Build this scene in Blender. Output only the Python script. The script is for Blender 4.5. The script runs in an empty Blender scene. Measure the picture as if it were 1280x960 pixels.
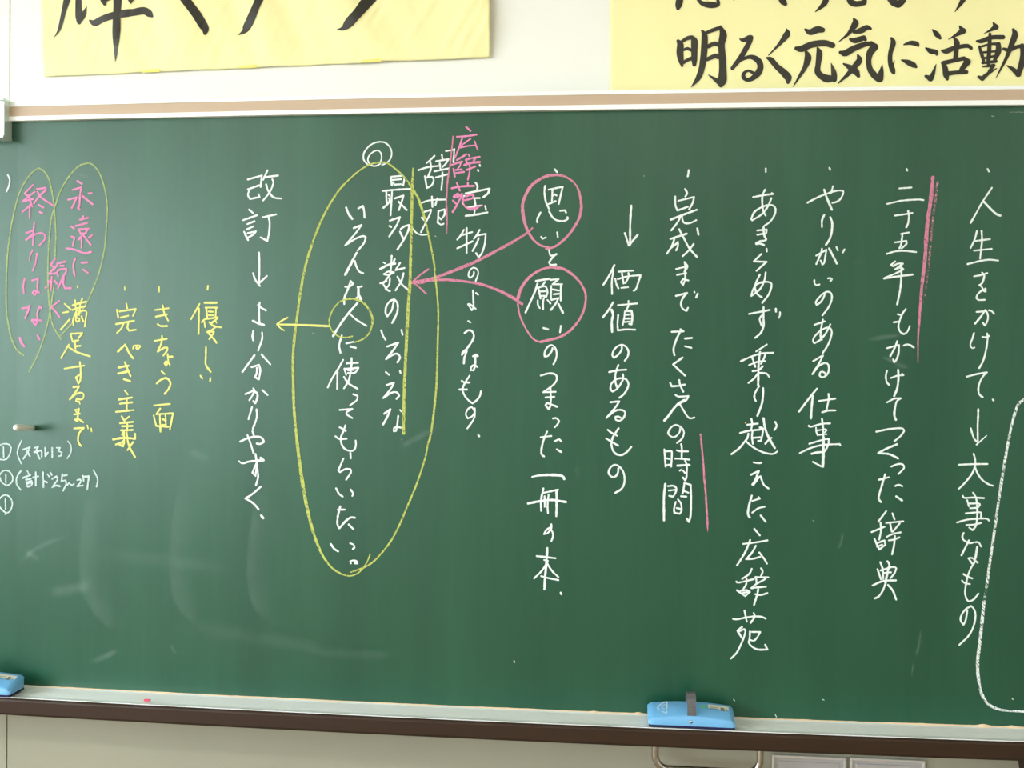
import bpy, bmesh, math, random
from mathutils import Vector, Matrix, noise

# ------------------------------------------------------------ camera
sc = bpy.context.scene
LOC=(0.0,-2.033464,1.525338); RIGHT=(0.99547729,0.09450691,0.00966457); UP=(-0.01065130,0.00994197,0.99989385); FWD=(-0.09440079,0.99547456,-0.01090362)
cam = bpy.data.cameras.new('camera')
cam.sensor_width = 36.0
cam.lens = 36.0 * 1260.0 / 1280.0
cam.clip_start = 0.05
cam_o = bpy.data.objects.new('camera', cam)
sc.collection.objects.link(cam_o)
M = Matrix((RIGHT, UP, tuple(-c for c in FWD))).transposed().to_4x4()
M.translation = Vector(LOC)
cam_o.matrix_world = M
sc.camera = cam_o

# ------------------------------------------------------------ sky, exposure
world = bpy.data.worlds.new('overcast_sky')
sc.world = world
world.use_nodes = True
wn = world.node_tree.nodes
wn['Background'].inputs[0].default_value = (0.86, 0.95, 1.0, 1)
wn['Background'].inputs[1].default_value = 9.0
sc.view_settings.view_transform = 'Standard'
sc.view_settings.look = 'None'
sc.view_settings.gamma = 1.0
sc.view_settings.use_curve_mapping = False
sc.view_settings.exposure = 0.58

# window openings in the left wall: (y0, y1)
ADDED_LAMP = 12.5  # emission strength of the added ceiling lights
XL, XR, YB, YF, ZC = -3.6, 4.4, -8.6, 0.04, 3.05
WINS = [(-2.55, -0.75), (-4.55, -2.75), (-6.55, -4.75), (-8.35, -6.75)]
WZ0, WZ1 = 0.95, 2.85
for i, (a, b) in enumerate(WINS):           # portals: they only guide daylight sampling
    L = bpy.data.lights.new('daylight_portal', 'AREA')
    L.shape = 'RECTANGLE'; L.size = b - a; L.size_y = WZ1 - WZ0
    L.cycles.is_portal = True
    lo = bpy.data.objects.new('daylight_portal', L)
    lo.location = (XL - 0.11, (a + b) / 2, (WZ0 + WZ1) / 2)
    lo.rotation_euler = (math.pi / 2, 0, -math.pi / 2)
    sc.collection.objects.link(lo)

# ------------------------------------------------------------ helpers
col = sc.collection
BOW = 0.020720
def S(x):                                   # front surface of the slightly bowed board
    return -BOW * max(0.0, 1 - ((x + 0.1) / 1.15) ** 2)

def srgb(r, g, b):
    f = lambda c: (c / 255 / 12.92) if c / 255 <= 0.04045 else ((c / 255 + 0.055) / 1.055) ** 2.4
    return (f(r), f(g), f(b), 1)

def mat(name, color, rough=0.6, metal=0.0, spec=0.5, noise_scale=None, noise_amt=0.1, bump=0.0, stretch=(1, 1, 1)):
    m = bpy.data.materials.new(name); m.use_nodes = True
    n, l = m.node_tree.nodes, m.node_tree.links
    p = n['Principled BSDF']
    p.inputs['Base Color'].default_value = color
    p.inputs['Roughness'].default_value = rough
    p.inputs['Metallic'].default_value = metal
    p.inputs['Specular IOR Level'].default_value = spec
    if noise_scale:
        tc = n.new('ShaderNodeTexCoord'); mp = n.new('ShaderNodeMapping'); nz = n.new('ShaderNodeTexNoise')
        mp.inputs['Scale'].default_value = stretch
        nz.inputs['Scale'].default_value = noise_scale; nz.inputs['Detail'].default_value = 4
        l.new(tc.outputs['Object'], mp.inputs[0]); l.new(mp.outputs[0], nz.inputs['Vector'])
        mx = n.new('ShaderNodeMix'); mx.data_type = 'RGBA'
        mx.inputs['A'].default_value = tuple(c * (1 - noise_amt) for c in color[:3]) + (1,)
        mx.inputs['B'].default_value = tuple(min(1, c * (1 + noise_amt)) for c in color[:3]) + (1,)
        l.new(nz.outputs['Fac'], mx.inputs['Factor']); l.new(mx.outputs['Result'], p.inputs['Base Color'])
        if bump:
            bp = n.new('ShaderNodeBump'); bp.inputs['Strength'].default_value = bump; bp.inputs['Distance'].default_value = 0.002
            l.new(nz.outputs['Fac'], bp.inputs['Height']); l.new(bp.outputs[0], p.inputs['Normal'])
    return m

def obj(name, me_or_bm, material, parent=None, kind=None, label=None, smooth=False):
    if isinstance(me_or_bm, bmesh.types.BMesh):
        bmesh.ops.recalc_face_normals(me_or_bm, faces=me_or_bm.faces)
        me = bpy.data.meshes.new(name); me_or_bm.to_mesh(me); me_or_bm.free()
    else:
        me = me_or_bm
    if material: me.materials.append(material)
    if smooth:
        for p in me.polygons: p.use_smooth = True
    o = bpy.data.objects.new(name, me); col.objects.link(o)
    if parent: o.parent = parent
    if kind: o['kind'] = kind
    if label: o['label'] = label
    return o

def thing(name, label, cat, loc=(0, 0, 0), rot=(0, 0, 0), group=None):
    o = bpy.data.objects.new(name, None); col.objects.link(o)
    o.empty_display_size = 0.05
    o.location = loc; o.rotation_euler = rot
    o['label'] = label; o['category'] = cat
    if group: o['group'] = group
    return o

def box(bm, x0, x1, y0, y1, z0, z1):
    v = [bm.verts.new((x, y, z)) for x in (x0, x1) for y in (y0, y1) for z in (z0, z1)]
    for f in ((0, 1, 3, 2), (4, 6, 7, 5), (0, 4, 5, 1), (2, 3, 7, 6), (0, 2, 6, 4), (1, 5, 7, 3)):
        bm.faces.new([v[i] for i in f])
    return bm

def bevel(o, w, seg=2):
    m = o.modifiers.new('bevel', 'BEVEL'); m.width = w; m.segments = seg; m.limit_method = 'ANGLE'; m.angle_limit = math.radians(40)
    return o

def sweep(prof, x0, x1, n=48, closed=True):
    """closed (y, z) profile swept along x; y is measured from the bowed board front"""
    bm = bmesh.new(); rings = []
    for i in range(n + 1):
        x = x0 + (x1 - x0) * i / n
        rings.append([bm.verts.new((x, S(x) + y, z)) for y, z in prof])
    m = len(prof)
    for a, b in zip(rings, rings[1:]):
        for j in range(m):
            k = (j + 1) % m
            bm.faces.new((a[j], a[k], b[k], b[j]))
    bm.faces.new(rings[0]); bm.faces.new(rings[-1][::-1])
    return bm

def tube(bm, pts, rad, seg=14):
    pts = [Vector(p) for p in pts]; rings = []
    up = Vector((0, 1, 0))
    for i, p in enumerate(pts):
        t = (pts[min(i + 1, len(pts) - 1)] - pts[max(i - 1, 0)]).normalized()
        a = t.cross(up).normalized() if abs(t.dot(up)) < 0.95 else t.cross(Vector((1, 0, 0))).normalized()
        b = t.cross(a).normalized()
        rr = rad[i] if isinstance(rad, (list, tuple)) else rad
        rings.append([bm.verts.new(p + (a * math.cos(q) + b * math.sin(q)) * rr) for q in [2 * math.pi * j / seg for j in range(seg)]])
    for a, b in zip(rings, rings[1:]):
        for j in range(seg):
            bm.faces.new((a[j], a[(j + 1) % seg], b[(j + 1) % seg], b[j]))
    bm.faces.new(rings[0][::-1]); bm.faces.new(rings[-1])
    return bm

# ------------------------------------------------------------ materials
m_wall = mat('white_wall_paint', (0.90, 0.91, 0.86, 1), 0.75, noise_scale=3, noise_amt=0.02)
m_low = mat('shaded_beige_lower_wall', (0.34, 0.335, 0.26, 1), 0.6, noise_scale=2.5, noise_amt=0.08, stretch=(1, 1, 0.5))  # beige darkened: shade below the tray is put into this colour
m_groove = mat('wall_joint_filler', srgb(150, 145, 110), 0.8)
m_plain = mat('room_plaster', (0.72, 0.72, 0.66, 1), 0.9)
m_floor = mat('wood_floor', (0.34, 0.23, 0.13, 1), 0.45, noise_scale=4, noise_amt=0.2, stretch=(8, 1, 1))
m_ground = mat('schoolyard_ground', (0.30, 0.27, 0.22, 1), 0.9, noise_scale=0.3)
m_alu = mat('white_aluminium', (0.93, 0.97, 0.96, 1), 0.28, 0.0, 0.5, noise_scale=30, noise_amt=0.04, stretch=(0.1, 1, 1))
m_tan = mat('tan_wood_strip', srgb(196, 173, 149), 0.55, noise_scale=60, noise_amt=0.06, stretch=(0.05, 1, 1))
m_brown = mat('brown_tray_nosing', srgb(50, 33, 21), 0.5, 0.0, 0.3, noise_scale=40, noise_amt=0.15, stretch=(0.06, 1, 1))
m_chrome = mat('chrome', (0.44, 0.43, 0.40, 1), 0.22, 1.0)
m_steel = mat('galvanised_steel', (0.72, 0.84, 0.80, 1), 0.3, 0.35)
m_silver = mat('silver_painted_metal', (0.50, 0.50, 0.52, 1), 0.45, 0.3, noise_scale=20, noise_amt=0.05)
m_rim = mat('bright_metal_rim', (0.72, 0.74, 0.76, 1), 0.3, 0.6)
m_blue = mat('blue_eraser_plastic', srgb(112, 178, 228), 0.38, noise_scale=25, noise_amt=0.04)
m_felt = mat('navy_eraser_felt', (0.012, 0.012, 0.06, 1), 0.95, noise_scale=400, noise_amt=0.4, bump=0.5)
m_strap = mat('charcoal_strap', srgb(92, 92, 94), 0.75, noise_scale=260, noise_amt=0.3, bump=0.3)
m_sticker = mat('cream_sticker', srgb(214, 214, 196), 0.6)
m_print = mat('sticker_print', srgb(120, 122, 108), 0.7)
m_green = mat('green_sticker', srgb(96, 196, 130), 0.6)
m_white_print = mat('pale_blue_print', srgb(190, 220, 240), 0.6)
m_peg = mat('white_peg', (0.96, 0.95, 0.92, 1), 0.5)
m_dark = mat('dark_rubber', (0.03, 0.03, 0.03, 1), 0.7)
m_pinkchalk = mat('pink_chalk', srgb(224, 96, 116), 0.9)
m_dust = mat('peach_chalk_dust', srgb(244, 214, 180), 0.95, noise_scale=60, noise_amt=0.12)
m_frame = mat('window_aluminium', (0.6, 0.62, 0.62, 1), 0.4, 0.5)
m_tape = mat('yellow_paper_tape', srgb(236, 228, 120), 0.6)

def paper_mat():
    m = mat('yellow_paper', srgb(250, 245, 184), 0.7, noise_scale=5, noise_amt=0.02)
    return m
m_paper = paper_mat()

def ink_mat():
    m = mat('brush_ink', (0.022, 0.020, 0.012, 1), 0.45, 0, 0.5, noise_scale=34, noise_amt=0.6)
    return m
m_ink = ink_mat()

def board_mat():
    m = bpy.data.materials.new('green_chalkboard'); m.use_nodes = True
    n, l = m.node_tree.nodes, m.node_tree.links
    p = n['Principled BSDF']
    p.inputs['Roughness'].default_value = 0.36
    p.inputs['Specular IOR Level'].default_value = 0.60
    p.inputs['Specular Tint'].default_value = (0.88, 1.0, 0.93, 1)
    tc = n.new('ShaderNodeTexCoord')
    mp = n.new('ShaderNodeMapping'); mp.inputs['Scale'].default_value = (9, 1, 0.8)
    nz = n.new('ShaderNodeTexNoise'); nz.inputs['Scale'].default_value = 1.0; nz.inputs['Detail'].default_value = 6
    l.new(tc.outputs['Object'], mp.inputs[0]); l.new(mp.outputs[0], nz.inputs['Vector'])
    mp2 = n.new('ShaderNodeMapping'); mp2.inputs['Scale'].default_value = (60, 1, 5)
    nz2 = n.new('ShaderNodeTexNoise'); nz2.inputs['Scale'].default_value = 1.0; nz2.inputs['Detail'].default_value = 5
    l.new(tc.outputs['Object'], mp2.inputs[0]); l.new(mp2.outputs[0], nz2.inputs['Vector'])
    ad = n.new('ShaderNodeMath'); ad.operation = 'MULTIPLY_ADD'; ad.inputs[1].default_value = 0.35
    l.new(nz2.outputs['Fac'], ad.inputs[0]); l.new(nz.outputs['Fac'], ad.inputs[2])
    rp = n.new('ShaderNodeMapRange'); rp.inputs['From Min'].default_value = 0.45; rp.inputs['From Max'].default_value = 0.95
    rp.inputs['To Min'].default_value = 0.0; rp.inputs['To Max'].default_value = 1.0
    l.new(ad.outputs[0], rp.inputs['Value'])
    mx = n.new('ShaderNodeMix'); mx.data_type = 'RGBA'
    mx.inputs['A'].default_value = (0.005, 0.060, 0.032, 1)
    mx.inputs['B'].default_value = (0.013, 0.087, 0.046, 1)
    l.new(rp.outputs[0], mx.inputs['Factor']); l.new(mx.outputs['Result'], p.inputs['Base Color'])
    return m
m_board = board_mat()

def chalk_mat(name, color, cover, grain=700.0, soft=0.16, streak=False):
    """chalk lying on the board: grains of colour with gaps between them"""
    m = bpy.data.materials.new(name); m.use_nodes = True
    n, l = m.node_tree.nodes, m.node_tree.links
    p = n['Principled BSDF']
    p.inputs['Base Color'].default_value = color
    p.inputs['Roughness'].default_value = 0.95
    p.inputs['Specular IOR Level'].default_value = 0.1
    tc = n.new('ShaderNodeTexCoord'); nz = n.new('ShaderNodeTexNoise')
    nz.inputs['Scale'].default_value = grain; nz.inputs['Detail'].default_value = 2
    if streak:
        mp = n.new('ShaderNodeMapping'); mp.inputs['Rotation'].default_value = (0, math.radians(38), 0); mp.inputs['Scale'].default_value = (1, 1, 0.3)
        mp2 = n.new('ShaderNodeMapping'); mp2.inputs['Rotation'].default_value = (0, math.radians(38), 0)
        l.new(tc.outputs['Object'], mp2.inputs[0]); mp.inputs['Rotation'].default_value = (0, 0, 0)
        l.new(mp2.outputs[0], mp.inputs[0]); l.new(mp.outputs[0], nz.inputs['Vector'])
    else:
        l.new(tc.outputs['Object'], nz.inputs['Vector'])
    rp = n.new('ShaderNodeMapRange')
    c = 0.5 + (0.5 - cover) * 0.55
    rp.inputs['From Min'].default_value = c - soft; rp.inputs['From Max'].default_value = c + soft
    l.new(nz.outputs['Fac'], rp.inputs['Value']); l.new(rp.outputs[0], p.inputs['Alpha'])
    return m

def smudge_mat(name, peak, one_sided):
    m = bpy.data.materials.new(name); m.use_nodes = True
    n, l = m.node_tree.nodes, m.node_tree.links
    p = n['Principled BSDF']
    p.inputs['Base Color'].default_value = (0.55, 0.72, 0.66, 1)
    p.inputs['Roughness'].default_value = 0.9
    p.inputs['Specular IOR Level'].default_value = 0.1
    uv = n.new('ShaderNodeUVMap'); sp = n.new('ShaderNodeSeparateXYZ'); l.new(uv.outputs[0], sp.inputs[0])
    def ramp(sock, elems):
        r = n.new('ShaderNodeValToRGB'); l.new(sock, r.inputs[0])
        r.color_ramp.interpolation = 'EASE'
        while len(r.color_ramp.elements) < len(elems): r.color_ramp.elements.new(0.5)
        for e, (q, v) in zip(r.color_ramp.elements, elems): e.position = q; e.color = (v, v, v, 1)
        return r.outputs[0]
    a = ramp(sp.outputs[0], [(0, 0), (0.25, 0.1), (0.9, 1), (0.985, 0)] if one_sided else [(0, 0), (0.5, 1), (1, 0)])
    b = ramp(sp.outputs[1], [(0, 0), (0.3, 1), (0.75, 1), (1, 0)])
    tc = n.new('ShaderNodeTexCoord'); nz = n.new('ShaderNodeTexNoise'); nz.inputs['Scale'].default_value = 45; nz.inputs['Detail'].default_value = 4
    l.new(tc.outputs['Object'], nz.inputs['Vector'])
    m1 = n.new('ShaderNodeMath'); m1.operation = 'MULTIPLY'; l.new(a, m1.inputs[0]); l.new(b, m1.inputs[1])
    m2 = n.new('ShaderNodeMath'); m2.operation = 'MULTIPLY'; l.new(m1.outputs[0], m2.inputs[0]); l.new(nz.outputs['Fac'], m2.inputs[1])
    m3 = n.new('ShaderNodeMath'); m3.operation = 'MULTIPLY'; m3.inputs[1].default_value = peak; l.new(m2.outputs[0], m3.inputs[0])
    l.new(m3.outputs[0], p.inputs['Alpha'])
    return m

CH = {
    'w': ('white', chalk_mat('white_chalk', (0.80, 0.87, 0.87, 1), 0.93)),
    'v': ('thin white', chalk_mat('thin_white_chalk', (0.62, 0.74, 0.74, 1), 0.74)),
    'f': ('faint', chalk_mat('faint_white_chalk', (0.75, 0.82, 0.76, 1), 0.36)),
    'c': ('cream', chalk_mat('cream_chalk', (0.90, 0.82, 0.55, 1), 0.9)),
    'o': ('orange', chalk_mat('orange_chalk', (0.90, 0.45, 0.16, 1), 0.9)),
    'G': ('white', chalk_mat('grainy_white_chalk', (0.78, 0.84, 0.84, 1), 0.62, 420, 0.09, True)),
    'H': ('rubbed white', chalk_mat('rubbed_white_chalk', (0.6, 0.75, 0.72, 1), 0.22, 420, 0.12, True)),
    'p': ('pink', chalk_mat('pink_chalk_line', (0.66, 0.25, 0.37, 1), 0.88)),
    'P': ('pink', chalk_mat('grainy_pink_chalk', (0.64, 0.23, 0.35, 1), 0.80, 480, 0.14, True)),
    'Q': ('faint pink', chalk_mat('faint_pink_chalk', (0.62, 0.28, 0.36, 1), 0.42, 480, 0.12, True)),
    'q': ('bright pink', chalk_mat('bright_pink_chalk', (0.80, 0.27, 0.52, 1), 0.88)),
    'y': ('yellow', chalk_mat('yellow_chalk', (0.76, 0.76, 0.24, 1), 0.92)),
    'Y': ('olive yellow', chalk_mat('grainy_yellow_chalk', (0.50, 0.56, 0.15, 1), 0.74, 480, 0.12, True)),
    'Z': ('pale yellow', chalk_mat('pale_yellow_chalk', (0.46, 0.56, 0.24, 1), 0.66)),
    's': ('', smudge_mat('chalk_smudge', 0.16, False)),
    'r': ('', smudge_mat('faint_smudge', 0.06, False)),
    't': ('', smudge_mat('wiped_chalk_haze', 0.10, True)),
}

# ------------------------------------------------------------ the room
def panel_wall(name, x0, x1, z0, z1, m):
    bm = bmesh.new(); box(bm, x0, x1, YF, YF + 0.12, z0, z1)
    return bevel(obj(name, bm, m, kind='structure'), 0.0015)
JX = -1.294
LOWZ = 0.95
wf = obj('wall_front', box(bmesh.new(), XL, XR, YF + 0.003, YF + 0.14, 0, ZC), m_groove, kind='structure')
for nm, a, b in (('wall_panel', XL, JX - 0.0012), ('wall_panel', JX + 0.0012, XR)):
    o = obj(nm, box(bmesh.new(), a, b, YF, YF + 0.01, LOWZ, ZC), m_wall, wf); bevel(o, 0.001)
for nm, a, b in (('shaded_wall_panel', XL, JX - 0.0012), ('shaded_wall_panel', JX + 0.0012, XR)):  # lower part of the same wall, shade painted in by a darker colour
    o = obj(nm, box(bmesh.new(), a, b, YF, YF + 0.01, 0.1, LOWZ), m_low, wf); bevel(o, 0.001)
obj('baseboard_front', box(bmesh.new(), XL, XR, YF - 0.012, YF + 0.004, 0, 0.1), m_brown, kind='structure')
obj('floor', box(bmesh.new(), XL, XR, YB, YF + 0.14, -0.1, 0), m_floor, kind='structure')
obj('ceiling', box(bmesh.new(), XL - 0.2, XR + 0.1, YB - 0.1, YF + 0.14, ZC, ZC + 0.1), m_plain, kind='structure')
obj('wall_back', box(bmesh.new(), XL, XR, YB - 0.1, YB, 0, ZC), m_plain, kind='structure')
obj('wall_right', box(bmesh.new(), XR, XR + 0.1, YB, YF + 0.14, 0, ZC), m_plain, kind='structure')
bm = bmesh.new()
box(bm, XL - 0.2, XL, YB - 0.1, YF + 0.14, 0, WZ0)
box(bm, XL - 0.2, XL, YB - 0.1, YF + 0.14, WZ1, ZC)
ys = [YB - 0.1] + [v for w in sorted(WINS) for v in w] + [YF + 0.14]
for a, b in zip(ys[::2], ys[1::2]):
    box(bm, XL - 0.2, XL, a, b, WZ0, WZ1)
obj('wall_left', bm, m_plain, kind='structure')
for i, (a, b) in enumerate(WINS):
    bm = bmesh.new(); t = 0.035
    box(bm, XL - 0.10, XL - 0.05, a, b, WZ0, WZ0 + t); box(bm, XL - 0.10, XL - 0.05, a, b, WZ1 - t, WZ1)
    for y in (a, (a + b) / 2 - t / 2, b - t):
        box(bm, XL - 0.10, XL - 0.05, y, y + t, WZ0 + t, WZ1 - t)
    obj('window_%d' % (i + 1), bm, m_frame, kind='structure')
m_glow = bpy.data.materials.new('added_light_diffuser'); m_glow.use_nodes = True
m_glow.node_tree.nodes['Principled BSDF'].inputs['Emission Color'].default_value = (1.0, 0.97, 0.86, 1)
m_glow.node_tree.nodes['Principled BSDF'].inputs['Emission Strength'].default_value = ADDED_LAMP
lk = 0
for ly in (-2.9, -5.8):  # ceiling lights added out of view to brighten the upper wall
    for lx, words in ((-2.0, 'nearest the windows'), (0.4, 'in the middle'), (2.8, 'nearest the right wall')):
        cl_ = thing('added_ceiling_light', 'added unseen ceiling light in the %s row, %s' % ('front' if ly > -4 else 'rear', words), 'added ceiling light', (lx, ly, ZC), group='added unseen ceiling lights')
        obj('housing', box(bmesh.new(), -0.64, 0.64, -0.13, 0.13, -0.05, -0.0005), m_frame, cl_)
        obj('diffuser', box(bmesh.new(), -0.62, 0.62, -0.11, 0.11, -0.075, -0.0505), m_glow, cl_)
obj('ground', box(bmesh.new(), -60, XL - 0.3, -60, 50, -4.2, -4.0), m_ground, kind='structure')

# ------------------------------------------------------------ stroke meshes
def spline(P):
    """Catmull-Rom through (x, z, w) control points, broken at sharp corners"""
    runs, cur = [], [P[0]]
    for i in range(1, len(P)):
        cur.append(P[i])
        if 0 < i < len(P) - 1:
            a = Vector((P[i][0] - P[i - 1][0], P[i][1] - P[i - 1][1])); b = Vector((P[i + 1][0] - P[i][0], P[i + 1][1] - P[i][1]))
            if a.length > 1e-6 and b.length > 1e-6 and a.angle(b) > math.radians(62):
                runs.append(cur); cur = [P[i]]
    runs.append(cur)
    res = []
    for R in runs:
        if len(R) < 2: continue
        Q = [tuple(2 * a - b for a, b in zip(R[0], R[1]))] + R + [tuple(2 * a - b for a, b in zip(R[-1], R[-2]))]
        out = []
        for i in range(1, len(Q) - 2):
            p0, p1, p2, p3 = Q[i - 1:i + 3]
            d = math.hypot(p2[0] - p1[0], p2[1] - p1[1])
            n = max(2, min(8, int(d / 0.003)))
            for k in range(n):
                t = k / n
                out.append(tuple(0.5 * (2 * p1[j] + (p2[j] - p0[j]) * t + (2 * p0[j] - 5 * p1[j] + 4 * p2[j] - p3[j]) * t * t
                                        + (3 * p1[j] - p0[j] - 3 * p2[j] + p3[j]) * t ** 3) for j in range(3)))
        out.append(R[-1])
        res.append(out)
    return res

def ribbon(bm, uvl, line, yfun, lift, across=1, caps=True, wob=None, v0=0.0, v1=1.0):
    n = len(line)
    rows = []
    for i, (x, z, w) in enumerate(line):
        a = line[max(0, i - 1)]; b = line[min(n - 1, i + 1)]
        tx, tz = b[0] - a[0], b[1] - a[1]
        L = math.hypot(tx, tz) or 1.0
        nx, nz = tz / L, -tx / L
        hw = max(w, 0.0003) / 2
        if wob: hw *= 1 + wob * (noise.noise((x * 420, z * 420, 3.1)))
        row = []
        for j in range(across + 1):
            s = -1 + 2 * j / across
            px, pz = x + nx * hw * s, z + nz * hw * s
            row.append(bm.verts.new((px, yfun(px, pz) - lift, pz)))
        rows.append(row)
    for i in range(n - 1):
        for j in range(across):
            f = bm.faces.new((rows[i][j], rows[i][j + 1], rows[i + 1][j + 1], rows[i + 1][j]))
            va, vb = v0 + (v1 - v0) * i / (n - 1), v0 + (v1 - v0) * (i + 1) / (n - 1)
            for lp, (uu, vv) in zip(f.loops, ((j / across, va), ((j + 1) / across, va), ((j + 1) / across, vb), (j / across, vb))):
                lp[uvl].uv = (uu, vv)
    if caps:
        for e, (i, nb) in enumerate(((0, 1), (n - 1, n - 2))):
            x, z, w = line[i]; x2, z2, _ = line[nb]
            ang = math.atan2(z - z2, x - x2); hw = max(w, 0.0003) / 2
            c = bm.verts.new((x, yfun(x, z) - lift, z)); ring = []
            for k in range(7):
                q = ang - math.pi / 2 + math.pi * k / 6
                px, pz = x + math.cos(q) * hw, z + math.sin(q) * hw
                ring.append(bm.verts.new((px, yfun(px, pz) - lift, pz)))
            for a, b in zip(ring, ring[1:]): bm.faces.new((c, a, b))

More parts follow.
